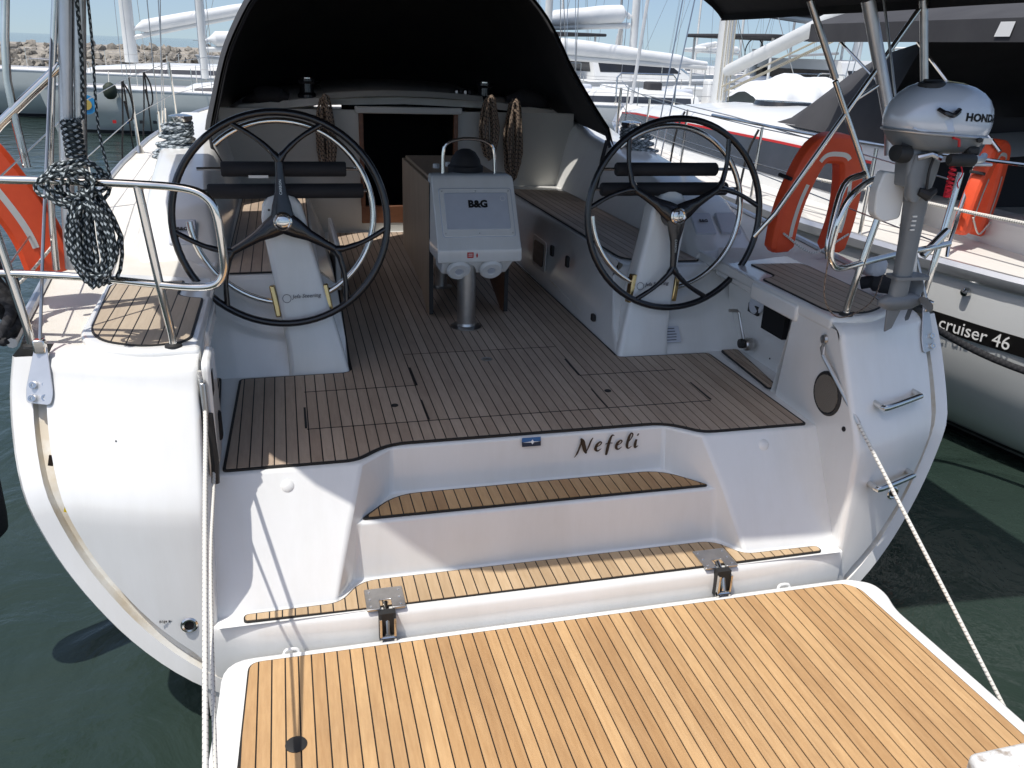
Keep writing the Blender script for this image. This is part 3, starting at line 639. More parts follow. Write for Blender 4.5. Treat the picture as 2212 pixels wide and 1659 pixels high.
# ================================================================== helm, table, rails, canvas (all parts of the yacht)
def helm(s):
    cx, cy, cz, RW = s*0.962, 1.392, 1.700, 0.470
    tilt = R(6.0); ex = V(1, 0, 0); ez = V(0, math.sin(tilt), math.cos(tilt)); en = V(0, -math.cos(tilt), math.sin(tilt))
    c = V(cx, cy, cz); pt = lambda a, r, d=0: c+ex*(math.cos(a)*r)+ez*(math.sin(a)*r)+en*d
    wh = MB().tube([pt(2*math.pi*i/72, RW) for i in range(72)], 0.0165, 12, closed=True).build('steering_wheel', 'black_gloss', Y, smooth=60)
    base = math.pi/2 if s < 0 else -math.pi/2
    for k in range(3):
        a = base+k*2*math.pi/3; g = MB()
        prof = [(0.02, 0.050), (0.07, 0.042), (0.13, 0.026), (0.20, 0.020), (0.27, 0.017)]
        rings = []
        t = V(0, 0, 0)+ex*(-math.sin(a))+ez*math.cos(a)
        for r, wd in prof:
            p = pt(a, r, 0.010*(1-r/0.27)+0.004); rings.append([p+t*wd+en*0.0, p+t*wd*0.6+en*0.012, p-t*wd*0.6+en*0.012, p-t*wd, p-t*wd*0.6-en*0.010, p+t*wd*0.6-en*0.010])
        g.ring_loft(rings)
        for d in (-1, 1):
            e = a+d*R(25.0); f = pt(a, 0.262, 0.004)
            g.tube([f-t*0, pt(a+d*R(5), 0.30, 0.004), pt(a+d*R(15), 0.375, 0.002), pt(e, RW-0.004, 0.0)], [0.017, 0.0135, 0.0115, 0.0125], 8, smooth=4)
        g.build('spoke', 'black_gloss', wh, smooth=60)
    hb = MB().lathe([(0, 0.034), (0.020, 0.034), (0.028, 0.030), (0.034, 0.034), (0.041, 0.030), (0.043, 0.020), (0.043, 0.0), (0, 0.0)], pt(0, 0, 0.008), en, 28).build('hub_cap', 'stainless', wh)
    MB().lathe([(0, 0), (0.055, 0), (0.06, -0.05), (0, -0.05)], pt(0, 0, 0.0), en, 20).build('wheel_boss', 'black_gloss', wh)
    a = base; put_text('spoke_lettering', 'CARBON', 0.016, 'stainless_dull', wh, pt(a if s < 0 else base+2*math.pi/3*1 if False else a, 0.15, 0.022), (pt(a, 1)-pt(a, 0)), en.cross(pt(a, 1)-pt(a, 0)))
    # pedestal: a leaning tapered column with a rounded head
    rings = []
    for z, xc, ya, hw, dp in ((0.945, 0.835, 1.335, 0.150, 0.20), (0.985, 0.835, 1.338, 0.142, 0.19), (1.10, 0.850, 1.365, 0.132, 0.17), (1.35, 0.897, 1.412, 0.116, 0.155), (1.60, 0.945, 1.440, 0.104, 0.15),
                            (1.70, 0.958, 1.447, 0.101, 0.15), (1.76, 0.962, 1.450, 0.088, 0.145), (1.795, 0.963, 1.453, 0.060, 0.14), (1.81, 0.963, 1.46, 0.02, 0.12)):
        r = min(0.03, hw*0.4)
        pl = fillet([(xc-hw, ya), (xc+hw, ya), (xc+hw*0.9, ya+dp), (xc-hw*0.9, ya+dp)], r, 4)
        rings.append([V(s*x, y, z) for x, y in pl])
    pd = MB().ring_loft(rings).build('helm_pedestal', 'gelcoat', Y, smooth=50)
    q = V(s*0.888, 1.406, 1.345); up = V(s*0.05, 0.04, 0.25)
    put_text('pedestal_lettering', 'Jefa Steering', 0.026, 'logo_navy', pd, q+V(0.012, -0.006, 0), (1, 0, 0.03), up, shear=0.25)
    MB().tube([q+V(-0.078, -0.004, -0.01)+V(math.cos(t/16*6.283)*0.019, 0.20*math.sin(t/16*6.283)*0.019, math.sin(t/16*6.283)*0.019) for t in range(16)], 0.0012, 5, closed=True).build('pedestal_logo', 'logo_navy', pd)
    MB().lathe([(0, 0), (0.006, 0), (0.005, 0.003), (0, 0.003)], (s*0.905, 1.447, 1.70), (0, -1, 0), 8).lathe([(0, 0), (0.006, 0), (0.005, 0.003), (0, 0.003)], (s*1.02, 1.45, 1.74), (0, -1, 0), 8).build('pedestal_screw', 'ink', pd)
    # stainless guard hoop with two padded bars
    gc = V(s*0.959, 1.485, 1.715); RG = 0.412
    gp = lambda a, r=RG: gc+ex*(math.cos(a)*r)+ez*(math.sin(a)*r)
    gh = MB().tube([gp(R(-112)+R(404-90-0)*0+(R(-68+360)-R(-112+0)-0)*0+R(-64)+R(308)*i/60) for i in range(61)], 0.0145, 12).build('guard_hoop', 'stainless', Y, smooth=60)
    for z, hl, dx, rb in ((1.915, 0.275, 0.02, 0.034), (1.818, 0.345, 0.015, 0.034)):
        h = math.sqrt(max(0.01, RG**2-((z-gc.z)/ez.z)**2)); yy = gc.y+(z-gc.z)*math.tan(tilt)
        MB().tube([(gc.x-h, yy, z), (gc.x+h, yy, z)], 0.008, 8).build('guard_crossbar', 'stainless', gh)
        cxp = s*(0.92+dx)
        pb = MB().lathe([(0, -hl), (rb*0.86, -hl), (rb, -hl+0.006), (rb, hl-0.006), (rb*0.86, hl), (0, hl)], (cxp, yy-0.004, z), (1, 0, 0), 18).build('padded_bar', 'black_soft', gh, smooth=40)
    if s < 0: MB().box((cxp-0.12, gc.y-0.032, 1.888), (0.085, 0.004, 0.012)).build('pad_label', 'label_white', gh)
    for dx in (-1, 1):
        MB().box((s*0.897+dx*0.122, 1.440, 1.315), (0.026, 0.055, 0.15), Euler((R(-10), R(s*9), 0)).to_matrix()).build('hoop_clamp', 'brass', gh, bevel=0.006)
for s in (-1, 1): helm(s)
# ---- cockpit table with instrument pod
cxT = 0.055
podr = []
for z, ya, yb, hw in ((1.375, 1.845, 2.18, 0.228), (1.39, 1.838, 2.18, 0.232), (1.445, 1.842, 2.18, 0.232), (1.455, 1.850, 2.18, 0.230), (1.785, 2.07, 2.20, 0.228), (1.800, 2.085, 2.20, 0.224), (1.806, 2.10, 2.20, 0.215)):
    podr.append([V(cxT-hw, ya, z), V(cxT+hw, ya, z), V(cxT+hw, yb, z), V(cxT-hw, yb, z)])
table = MB().ring_loft(podr).build('cockpit_table', 'gelcoat', Y, smooth=30, bevel=0.010, bseg=3)
pn = V(0, -0.835, 0.55).normalized(); pu = V(0, 0.55, 0.835).normalized(); ctr = V(cxT+0.005, 1.965, 1.622)
def onpod(u, v, d): return ctr+V(u, 0, 0)+pu*v+pn*d
def podplate(name, hw, hh, r, d0, d1, m, par, du=0, dv=0):
    P2 = fillet([(-hw, -hh), (hw, -hh), (hw, hh), (-hw, hh)], r)
    return MB().prism(P2, d0, d1, lambda p: onpod(p.x+du, p.y+dv, p.z)).build(name, m, par, bevel=0.002)
fr = podplate('plotter_frame', 0.198, 0.138, 0.016, -0.01, 0.010, 'gelcoat', table)
podplate('plotter_frame_seal', 0.203, 0.143, 0.018, -0.01, 0.005, 'panel_grey', table)
podplate('plotter_cover', 0.176, 0.105, 0.012, 0.008, 0.017, 'panel_grey', table, 0, 0.004)
put_text('cover_lettering', 'B&G', 0.056, 'ink', table, onpod(0.005, 0.042, 0.018), (1, 0, 0), pu, bold=0.0030)
MB().lathe([(0.013, 0), (0.015, 0), (0.015, 0.002), (0.013, 0.002)], onpod(0.147, 0.075, 0.0165), pn, 16, cap=False).build('cover_button', 'label_white', table)
for u in (-0.185, 0, 0.185):
    for v in (-0.122, 0.122): MB().lathe([(0, 0), (0.004, 0), (0.003, 0.002), (0, 0.002)], onpod(u, v, 0.010), pn, 8).build('screw', 'stainless_dull', table)
wl = MB().box((cxT-0.055, 1.8385, 1.418), (0.034, 0.003, 0.030)).build('warning_label', 'red', table)
MB().box((cxT-0.055, 1.8365, 1.424), (0.022, 0.001, 0.004)).box((cxT-0.055, 1.8365, 1.414), (0.022, 0.001, 0.004)).build('warning_print', 'label_white', wl)
MB().quad((cxT-0.022, 1.836, 1.405), (cxT-0.016, 1.836, 1.405), (cxT-0.014, 1.836, 1.418), (cxT-0.019, 1.836, 1.432), (cxT-0.024, 1.836, 1.418)).build('warning_flame', 'red', table)
MB().ring_loft([[V(cxT-0.20, 1.87, 1.375), V(cxT+0.20, 1.87, 1.375), V(cxT+0.20, 2.15, 1.375), V(cxT-0.20, 2.15, 1.375)], [V(cxT-0.20, 1.92, 1.295), V(cxT+0.165, 1.92, 1.295), V(cxT+0.165, 2.1, 1.295), V(cxT-0.20, 2.1, 1.295)]]).build('pod_underside', 'gelcoat', table, bevel=0.015, bseg=3)
for dx in (-0.095, 0.085):
    cu = MB().lathe([(0, 0.014), (0.022, 0.016), (0.028, 0.022), (0.055, 0.022), (0.065, 0.012), (0.066, 0), (0, 0)], (cxT+dx-0.015, 1.885, 1.33), (0, -0.85, -0.53), 24, cap=False).build('drink_holder', 'label_white', table)
    MB().lathe([(0, 0.019), (0.021, 0.019), (0.021, 0.015), (0, 0.015)], (cxT+dx-0.015, 1.885, 1.33), (0, -0.85, -0.53), 16).build('drain_plug', 'panel_grey', cu)
MB().lathe([(0.052, 0.0), (0.052, 0.36), (0, 0.36)], (0.0, 1.93, 0.99), seg=24).lathe([(0, 0), (0.088, 0), (0.088, 0.008), (0.056, 0.016), (0.052, 0.03)], (0.0, 1.93, 0.985), seg=24).build('table_pedestal', 'stainless_dull', table)
MB().lathe([(0.04, 0.0), (0.04, 0.72), (0, 0.72)], (0.0, 2.75, 1.0), seg=20).lathe([(0, 0), (0.075, 0), (0.075, 0.008), (0.045, 0.016)], (0.0, 2.75, 0.998), seg=20).build('table_pedestal', 'stainless_dull', table)
MB().box((cxT, 2.72, 1.755), (0.42, 1.08, 0.04)).build('table_top', 'wood_light', table, bevel=0.006)
for s in (-1, 1):
    x = cxT+s*0.222
    MB().prism([(2.13, 1.76), (2.13, 1.005), (2.20, 0.995), (2.55, 1.12), (3.25, 1.17), (3.25, 1.76)], -0.011, 0.011, lambda p: V(x+p.z, p.x, p.y)).build('table_leaf', 'wood_light' if s < 0 else 'wood_dark', table, bevel=0.004)
    MB().box((x, 2.124, 1.385), (0.023, 0.010, 0.75)).build('leaf_edge', 'black_rubber', table)
MB().tube([(cxT-0.150, 2.16, 1.80), (cxT-0.146, 2.165, 1.92), (cxT-0.125, 2.165, 1.965), (cxT-0.06, 2.165, 1.988), (cxT+0.03, 2.165, 1.99), (cxT+0.10, 2.165, 1.972), (cxT+0.135, 2.165, 1.93), (cxT+0.145, 2.16, 1.80)], 0.0095, 10, smooth=4).build('grab_handle', 'stainless', table)
co = MB().lathe([(0, 0), (0.098, 0.0), (0.100, 0.035), (0.088, 0.045), (0.080, 0.075), (0.055, 0.112), (0.025, 0.128), (0, 0.130)], (cxT-0.005, 2.25, 1.80), seg=28, cap=False).build('compass', 'black_soft', table)
for dx, dy in ((-0.11, 2.62), (-0.02, 2.70)): MB().lathe([(0, 0), (0.02, 0), (0.02, 0.025), (0, 0.027)], (cxT+dx, dy, 1.775), seg=14).build('table_catch', 'label_white', table)
# ---- pushpits and poles
T1 = 0.0135
def rail(name, pts, r=T1, m='stainless', k=5, par=None): return MB().tube([V(*p) for p in pts], r, 12, smooth=k).build(name, m, par or Y, smooth=60)
rail('pushpit_top_rail', [(-2.10, 0.62, 2.005), (-1.835, 0.55, 2.006), (-1.619, 0.5, 2.007), (-1.402, 0.42, 2.009), (-1.25, 0.335, 2.008), (-1.185, 0.305, 1.985), (-1.158, 0.298, 1.93), (-1.150, 0.31, 1.80), (-1.155, 0.322, 1.735), (-1.185, 0.333, 1.692), (-1.25, 0.365, 1.676), (-1.373, 0.43, 1.672), (-1.62, 0.53, 1.680), (-1.896, 0.58, 1.69), (-2.05, 0.60, 1.69)])
rail('pushpit_post', [(-1.355, 0.452, 1.44), (-1.358, 0.450, 1.50), (-1.373, 0.430, 1.672), (-1.402, 0.42, 2.0)], 0.0145)
rail('pushpit_post', [(-1.838, 0.575, 1.42), (-1.842, 0.572, 1.50), (-1.866, 0.575, 1.69), (-1.905, 0.575, 2.0)], 0.0145)
rail('pushpit_top_rail', [(1.43, 0.43, 2.02), (1.36, 0.41, 2.022), (1.30, 0.39, 2.012), (1.205, 0.345, 1.97), (1.16, 0.33, 1.90), (1.142, 0.33, 1.81), (1.142, 0.33, 1.745), (1.160, 0.332, 1.702), (1.21, 0.35, 1.676), (1.371, 0.43, 1.674), (1.55, 0.48, 1.69), (1.715, 0.52, 1.701), (1.80, 0.55, 1.703), (1.91, 0.57, 1.715)])
rail('pushpit_gate_tube', [(1.20, 0.42, 1.70), (1.195, 0.43, 1.78), (1.27, 0.50, 1.98), (1.36, 0.50, 2.03)])
rail('flag_socket', [(1.775, 0.56, 1.665), (1.885, 0.57, 1.775)], 0.019)
rail('pushpit_post', [(1.355, 0.452, 1.44), (1.357, 0.450, 1.50), (1.371, 0.43, 1.674), (1.425, 0.43, 1.95)], 0.0145)
rail('pushpit_post', [(1.838, 0.575, 1.42), (1.842, 0.572, 1.50), (1.853, 0.57, 1.645), (1.915, 0.60, 2.02)], 0.0145)
for x, y in ((-1.355, 0.452), (-1.838, 0.575), (1.355, 0.452), (1.838, 0.575)):
    MB().lathe([(0, 0), (0.030, 0), (0.028, 0.008), (0.018, 0.012), (0, 0.012)], (x, y, 1.442 if abs(x) < 1.5 else 1.425), seg=18).build('post_base', 'black_rubber', Y)
# bimini frame
rail('bimini_pole', [(-1.75, 0.92, 1.62), (-1.715, 0.90, 1.961), (-1.632, 0.9, 2.562), (-1.60, 0.9, 2.72)], 0.024, 'alloy', 2)
rail('bimini_pole', [(-1.685, 0.95, 1.70), (-1.654, 0.9, 2.052), (-1.588, 0.9, 2.564), (-1.57, 0.9, 2.72)], 0.021, 'stainless_dull', 2)
rail('bimini_pole', [(-1.80, 0.9, 1.62), (-1.77, 0.9, 1.977), (-1.668, 0.9, 2.543), (-1.64, 0.9, 2.70)], 0.0125, k=2)
rail('bimini_pole', [(-1.841, 0.9, 2.0), (-1.856, 0.9, 2.30), (-1.82, 0.9, 2.554), (-1.80, 0.9, 2.66)], 0.014, k=2)
rail('bimini_strut', [(-2.02, 0.9, 2.02), (-1.903, 0.9, 2.151), (-1.68, 0.9, 2.349)], 0.017, k=2)
rail('bimini_pole', [(1.84, 0.98, 2.05), (1.828, 1.0, 2.174), (1.588, 1.0, 2.709)], 0.030, 'alloy', 1)
rail('bimini_pole', [(1.975, 1.0, 2.05), (1.96, 1.0, 2.382), (1.872, 1.0, 2.722)], 0.0185, 'stainless_dull', 1)
rail('bimini_pole', [(1.302, 1.0, 2.696), (1.49, 1.0, 2.381)], 0.015, 'stainless_dull', 1)
rail('bimini_pole', [(1.49, 1.0, 2.37), (1.753, 1.0, 1.94), (1.76, 0.99, 1.90)], 0.0135, k=1)
rail('bimini_strut', [(1.22, 1.05, 1.66), (1.284, 1.0, 1.78), (1.857, 1.0, 2.683)], 0.0115, k=1)
rail('bimini_strut', [(1.57, 1.0, 2.24), (1.62, 1.0, 2.30), (1.72, 1.0, 2.36)], 0.009, k=1)
# bimini canopy: arched cloth with drooping sides, reaching aft over the transom
def bz(x): return 2.64+0.38*math.sqrt(max(0.0, 1-(min(abs(x), 1.96)/1.96)**4))
def bya(x):
    T = [(-2.0, 1.05), (-1.87, 0.48), (-1.66, 0.0), (-1.45, -0.15), (-1.1, -0.30), (0, -0.33), (2.0, -0.40)]
    for (xa, ya), (xb, yb) in zip(T, T[1:]):
        if xa <= x <= xb: return ya+(yb-ya)*(x-xa)/(xb-xa)
    return 0
rows = []
for i in range(33):
    x = -1.92*math.cos(math.pi*i/32); c = 1-(abs(x)/1.96)**2.4; ya = bya(x)
    yf = 3.0+1.1*max(0.0, 1-(abs(x)/1.6)**2)  # unseen front edge stretched to the sprayhood to darken the cockpit
    rows.append([V(x, ya+(yf-ya)*j/16, bz(x)+0.03*math.cos(j/16*math.pi*6)*c-0.02*j/16) for j in range(17)])
m = MB(); m.grid(rows); m.grid([[p-V(0, 0, 0.012) for p in r] for r in rows])
front = [r[-1] for r in rows]; aft = [r[0] for r in rows]
m.grid([front, [p-V(0, 0, 0.05) for p in front]]); m.grid([aft, [p-V(0, 0, 0.10) for p in aft]])
m.grid([rows[-1], [p-V(0.01, 0, 0.05) for k, p in enumerate(rows[-1])]]); m.grid([rows[0], [p-V(-0.01, 0, 0.05) for p in rows[0]]])
m.build('bimini_canopy', 'canvas_black', Y, smooth=60, recalc=False)
for y in (-0.1, 1.1, 2.0, 2.85):
    MB().tube([V(x, y, bz(x)-0.03) for x in [(-1.2 if y < 0 else -1.8)+(3.0 if y < 0 else 3.6)*i/24 for i in range(25)]], 0.0125, 8).build('bimini_hoop', 'canvas_black', Y)
# sprayhood
def hoop(y0, y1, w, z0, zt):
    pr = [(1.0, 0.0), (0.97, 0.15), (0.915, 0.40), (0.85, 0.58), (0.76, 0.76), (0.62, 0.91), (0.40, 0.975), (0.0, 1.0)]
    h = [V(-w*a, y0+(y1-y0)*b, z0+(zt-z0)*b) for a, b in pr]
    rt_ = [V(-p.x*(1-0.11*min(1, b/0.35)), p.y, p.z) for p, (a, b) in zip(h, pr)]
    return spline(h+rt_[:-1][::-1], 3)
H = [hoop(3.46, 4.1, 1.40, 1.90, 3.02), hoop(3.75, 4.4, 1.45, 1.88, 3.06), hoop(4.3, 5.0, 1.48, 1.90, 2.98), hoop(5.2, 5.6, 1.42, 1.92, 2.70), hoop(5.9, 6.3, 1.25, 1.90, 2.25), hoop(6.1, 6.7, 1.18, 1.88, 2.02)]
H[0][-1] = V(1.44, 3.55, 1.80)
m = MB().grid(H); m.grid([[V(p.x*0.99, p.y, p.z-0.012) for p in r] for r in H])
hood = m.build('sprayhood', 'canvas_black', Y, smooth=60, recalc=False)
MB().tube([V(p.x*0.985, p.y+0.02, p.z-0.02) for p in H[0]], 0.011, 8).build('hood_hoop', 'black_soft', hood)
MB().tube([H[0][0], H[0][0]+V(0.01, -0.03, -0.1), H[0][0]+V(0.06, -0.02, -0.2)], 0.012, 6).build('hood_strap', 'black_soft', hood)
MB().tube([V(1.36, 3.5, 1.86), V(1.33, 3.5, 1.72), V(1.30, 3.48, 1.52)], 0.014, 6).build('hood_strap', 'black_soft', hood)
# ---- winches with their sheets, side handrail, stanchions, shrouds
for s in (-1, 1):
    c = V(s*1.585, 3.62, 1.815)
    wi = MB().lathe([(0, 0), (0.085, 0), (0.085, 0.02), (0.065, 0.035), (0.055, 0.07), (0.058, 0.12), (0.075, 0.145), (0.075, 0.165), (0.035, 0.175), (0, 0.175)], c, seg=24, cap=False).build('winch', 'stainless', Y)
    for i in range(4): MB().tube([c+V(math.cos(t*2*math.pi/20)*0.068, math.sin(t*2*math.pi/20)*0.068, 0.05+0.022*i+0.004*math.sin(t)) for t in range(20)], 0.011, 8, closed=True).build('winch_turn', 'rope_grey', wi)
for s in (-1, 1):
    for y in (3.0, 5.25, 7.2):
        x, z = shx(y)
        if s > 0 and y < 4: continue
        st = MB().tube([V(s*(x-0.06), y, z), V(s*(x-0.04), y, z+0.62)], 0.0125, 10).build('stanchion', 'stainless', Y)
        MB().lathe([(0, 0), (0.035, 0), (0.03, 0.02), (0.018, 0.06), (0, 0.06)], (s*(x-0.06), y, z+0.012), seg=12).build('stanchion_base', 'stainless_dull', st)
    for h in (0.31, 0.61):
        pts = [V(s*1.87, 0.62, 1.43+h*0.92)]+[V(s*(shx(y)[0]-0.05), y, shx(y)[1]+h) for y in (3.0, 5.25, 7.2, 10.5)]
        MB().tube(pts, 0.0035, 6).build('lifeline', 'stainless_dull', Y)
    for dx, y, tx, tz in ((0.0, 6.45, -0.10, 8), (0.0, 6.6, -0.75, 8), (0.0, 6.9, -0.4, 8)):
        x = s*2.08
        MB().tube([V(x, y, 1.58), V(x+s*tx*0.2, y+0.03, 3.2), V(x+s*tx, y+0.1, tz)], 0.0055, 6).build('shroud', 'stainless_dull', Y)
        MB().tube([V(x, y, 1.60), V(x+s*tx*0.03, y, 1.80)], 0.012, 8).build('turnbuckle', 'stainless', Y)
for x in (-0.74, 0.665):
    cw_ = MB().lathe([(0, 0), (0.07, 0), (0.07, 0.02), (0.052, 0.04), (0.05, 0.10), (0.066, 0.12), (0.066, 0.135), (0, 0.14)], (x, 4.53, 2.06), seg=20, cap=False).build('coachroof_winch', 'black_gloss', Y)
    MB().lathe([(0.03, 0), (0.05, 0), (0.05, 0.008), (0.03, 0.010)], (x, 4.53, 2.198), seg=16, cap=False).build('winch_crown', 'stainless', cw_)
MB().tube([(0.85, 4.52, 2.06), (0.95, 4.5, 2.08), (1.1, 4.52, 2.07), (1.2, 4.56, 2.0)], [0.05, 0.075, 0.07, 0.04], 12, smooth=3).build('rope_bag', 'black_soft', Y)
MB().tube([(-1.2, 4.56, 2.0), (-1.1, 4.52, 2.06), (-0.98, 4.5, 2.07), (-0.88, 4.5, 2.05)], [0.04, 0.07, 0.065, 0.04], 12, smooth=3).build('rope_bag', 'black_soft', Y)
for i in range(4): MB().box((0.42+0.035*i, 4.50, 2.125), (0.025, 0.10, 0.035)).build('rope_clutch', 'stainless_dull' if i in (0, 2) else 'black_rubber', Y, bevel=0.005)
for y, dx in ((4.9, 0.0), (6.0, 0.02)):
    x, z = shx(y); x = -x+0.05
    for k in (0, 1): MB().tube([(x, y+0.05*k, z+0.60), (x-0.03, y+0.3*k, z+0.3), (x-0.07, y+0.6*k, z+0.0), (x-0.10, y+0.9*k, z-0.6)], 0.007, 6, smooth=3).build('fender_lanyard', 'rope_black', Y)
    MB().tube([(x, y, z+0.60), (x+0.03, y+0.10, z+0.50), (x+0.03, y+0.16, z+0.36), (x, y+0.14, z+0.30), (x-0.01, y+0.06, z+0.45)], 0.007, 6, smooth=4).build('lanyard_loop', 'rope_black', Y)
MB().lathe([(0.11, 0), (0.11, 10), (0.08, 13)], (0, 7.3, 2.0), seg=16).build('mast', 'alloy', Y)
# ================================================================== setting
def water_mat():
    m = bpy.data.materials.new('sea'); m.use_nodes = True; n = m.node_tree.nodes; l = m.node_tree.links; b = n['Principled BSDF']
    b.inputs['Base Color'].default_value = (0.030, 0.062, 0.050, 1); b.inputs['Roughness'].default_value = 0.06; b.inputs['IOR'].default_value = 1.333
    tc = n.new('ShaderNodeTexCoord'); mp = n.new('ShaderNodeMapping'); mp.inputs['Scale'].default_value = (1, 1, 1); l.new(tc.outputs['Object'], mp.inputs[0])
    n1 = n.new('ShaderNodeTexNoise'); n1.inputs['Scale'].default_value = 1.6; n1.inputs['Detail'].default_value = 5; n1.inputs['Distortion'].default_value = 1.2; l.new(mp.outputs[0], n1.inputs['Vector'])
    bp = n.new('ShaderNodeBump'); bp.inputs['Strength'].default_value = 0.35; bp.inputs['Distance'].default_value = 0.12; n3 = n.new('ShaderNodeTexNoise'); n3.inputs['Scale'].default_value = 11; n3.inputs['Detail'].default_value = 3; l.new(mp.outputs[0], n3.inputs['Vector'])
    sm = n.new('ShaderNodeMath'); sm.operation = 'MULTIPLY_ADD'; sm.inputs[1].default_value = 0.10; l.new(n3.outputs[0], sm.inputs[0]); l.new(n1.outputs[0], sm.inputs[2]); l.new(sm.outputs[0], bp.inputs['Height']); l.new(bp.outputs[0], b.inputs['Normal'])
    n2 = n.new('ShaderNodeTexNoise'); n2.inputs['Scale'].default_value = 0.9; n2.inputs['Detail'].default_value = 3; l.new(mp.outputs[0], n2.inputs['Vector'])
    mx = n.new('ShaderNodeMix'); mx.data_type = 'RGBA'; mx.inputs[6].default_value = (0.012, 0.026, 0.020, 1); mx.inputs[7].default_value = (0.034, 0.050, 0.042, 1)
    l.new(n2.outputs[0], mx.inputs[0]); l.new(mx.outputs[2], b.inputs['Base Color']); MATS['sea'] = m
water_mat()
tag(MB().quad((-9000, -9000, 0), (9000, -9000, 0), (9000, 9000, 0), (-9000, 9000, 0)).build('sea', 'sea', smooth=0), kind='structure')
# ================================================================== loose gear on and round the yacht
def superell(cx, cy, z, ax, ay, n=36, e=2.6):
    out = []
    for i in range(n):
        t = 2*math.pi*i/n; c, s_ = math.cos(t), math.sin(t)
        out.append(V(cx+ax*math.copysign(abs(c)**(2/e), c), cy+ay*math.copysign(abs(s_)**(2/e), s_), z))
    return out
def outboard():
    o = thing('outboard_motor', (1.60, 0.47, 1.36), 'silver and grey outboard motor clamped to the starboard stern rail', 'outboard motor')
    cx, cy = 1.625, 0.47
    cowl = MB().ring_loft([superell(cx+d, cy, z-0.05*(d*0), a, b) for z, a, b, d in ((2.130, .222, .132, 0), (2.150, .234, .143, 0), (2.19, .238, .148, .002), (2.235, .235, .148, .006), (2.28, .220, .140, .012), (2.32, .196, .126, .016), (2.35, .165, .108, .018), (2.375, .122, .082, .016), (2.388, .075, .05, .014), (2.391, .02, .015, .012))])
    for i in range(len(cowl.v)):        # the cowl slopes down towards its aft end
        x, y, z = cowl.v[i]; cowl.v[i] = (x, y, z-0.07*(x-cx))
    cw = cowl.build('cowl', mat('cowl_silver', (0.60, 0.65, 0.72), 0.26, metal=0.15, col2=(0.56, 0.61, 0.68), nscale=3, coat=0.4), o, smooth=60)
    lo = MB().ring_loft([superell(cx+d, cy, z, a, b) for z, a, b, d in ((2.035, .10, .07, -.03), (2.05, .165, .105, -.005), (2.075, .20, .120, 0), (2.115, .222, .133, 0), (2.132, .226, .136, 0))])
    for i in range(len(lo.v)):
        x, y, z = lo.v[i]; lo.v[i] = (x, y, z-0.07*(x-cx))
    lo.build('lower_cowl', mat('motor_grey', (0.20, 0.215, 0.225), 0.42, metal=0.2, col2=(0.17, 0.18, 0.19), nscale=5), o, smooth=60)
    MB().tube([p+V(0, 0, -0.07*(p.x-cx)+0.0) for p in superell(cx, cy, 2.132, 0.232, 0.141)], 0.007, 8, closed=True).build('cowl_seam', 'alloy', o)
    MB().ring_loft([[V(cx-0.20, cy-0.10, 2.16), V(cx-0.17, cy-0.128, 2.15), V(cx-0.02, cy-0.150, 2.15), V(cx-0.05, cy-0.15, 2.21), V(cx-0.07, cy-0.125, 2.29), V(cx-0.10, cy-0.10, 2.32)],
                    [V(cx-0.19, cy-0.09, 2.16), V(cx-0.16, cy-0.10, 2.15), V(cx-0.02, cy-0.12, 2.15), V(cx-0.05, cy-0.12, 2.21), V(cx-0.07, cy-0.10, 2.29), V(cx-0.10, cy-0.09, 2.32)]]).build('starter_housing', 'cowl_silver', o, bevel=0.01, bseg=3)
    cap = MB().lathe([(0, 0), (0.055, 0), (0.055, 0.035), (0.050, 0.043), (0, 0.045)], (cx-0.085, cy-0.03, 2.345), (-0.12, -0.05, 1), 24).build('fuel_cap', 'black_rubber', o)
    MB().box((cx-0.085, cy-0.03, 2.393), (0.085, 0.022, 0.016)).build('fuel_cap_grip', 'black_rubber', cap, bevel=0.005)
    MB().tube([(cx-0.115, cy-0.135, 2.262), (cx-0.10, cy-0.165, 2.245), (cx-0.07, cy-0.172, 2.235), (cx-0.045, cy-0.165, 2.25), (cx-0.03, cy-0.155, 2.262)], [0.010, 0.013, 0.013, 0.013, 0.011], 8, smooth=4).build('starter_handle', 'black_gloss', o)
    MB().quad((cx-0.03, cy-0.055, 2.392), (cx+0.075, cy-0.058, 2.379), (cx+0.085, cy-0.015, 2.386), (cx-0.01, cy-0.012, 2.398)).build('caution_label', 'yellow', o)
    from mathutils.bvhtree import BVHTree
    bv = BVHTree.FromPolygons([Vector(p) for p in cw.data.vertices and [v.co for v in cw.data.vertices]], [tuple(p.vertices) for p in cw.data.polygons])
    tm = text_mesh('HONDA', 0.052, bold=0.0025, spacing=1.02)
    tm.transform(Matrix.Translation(Vector((cx+0.115, 0, 2.226))) @ Euler((R(90), 0, 0)).to_matrix().to_4x4())
    for v in tm.vertices:
        hit = bv.ray_cast(Vector((v.co.x, cy-0.5, v.co.z-0.05*(v.co.x-cx))), Vector((0, 1, 0)))
        v.co.z -= 0.05*(v.co.x-cx)
        if hit[0] is not None: v.co.y = hit[0].y-0.002
        else: v.co.y = cy
    place('maker_lettering', tm, 'ink', o)
    MB().box((cx+0.155, cy-0.142, 2.108), (0.045, 0.006, 0.03)).build('rating_label', 'reflective_tape', o)
    MB().lathe([(0, 0), (0.013, 0), (0.013, 0.012), (0, 0.014)], (cx+0.115, cy-0.136, 2.113), (0, -1, 0), 12).build('oil_window', 'black_rubber', o)
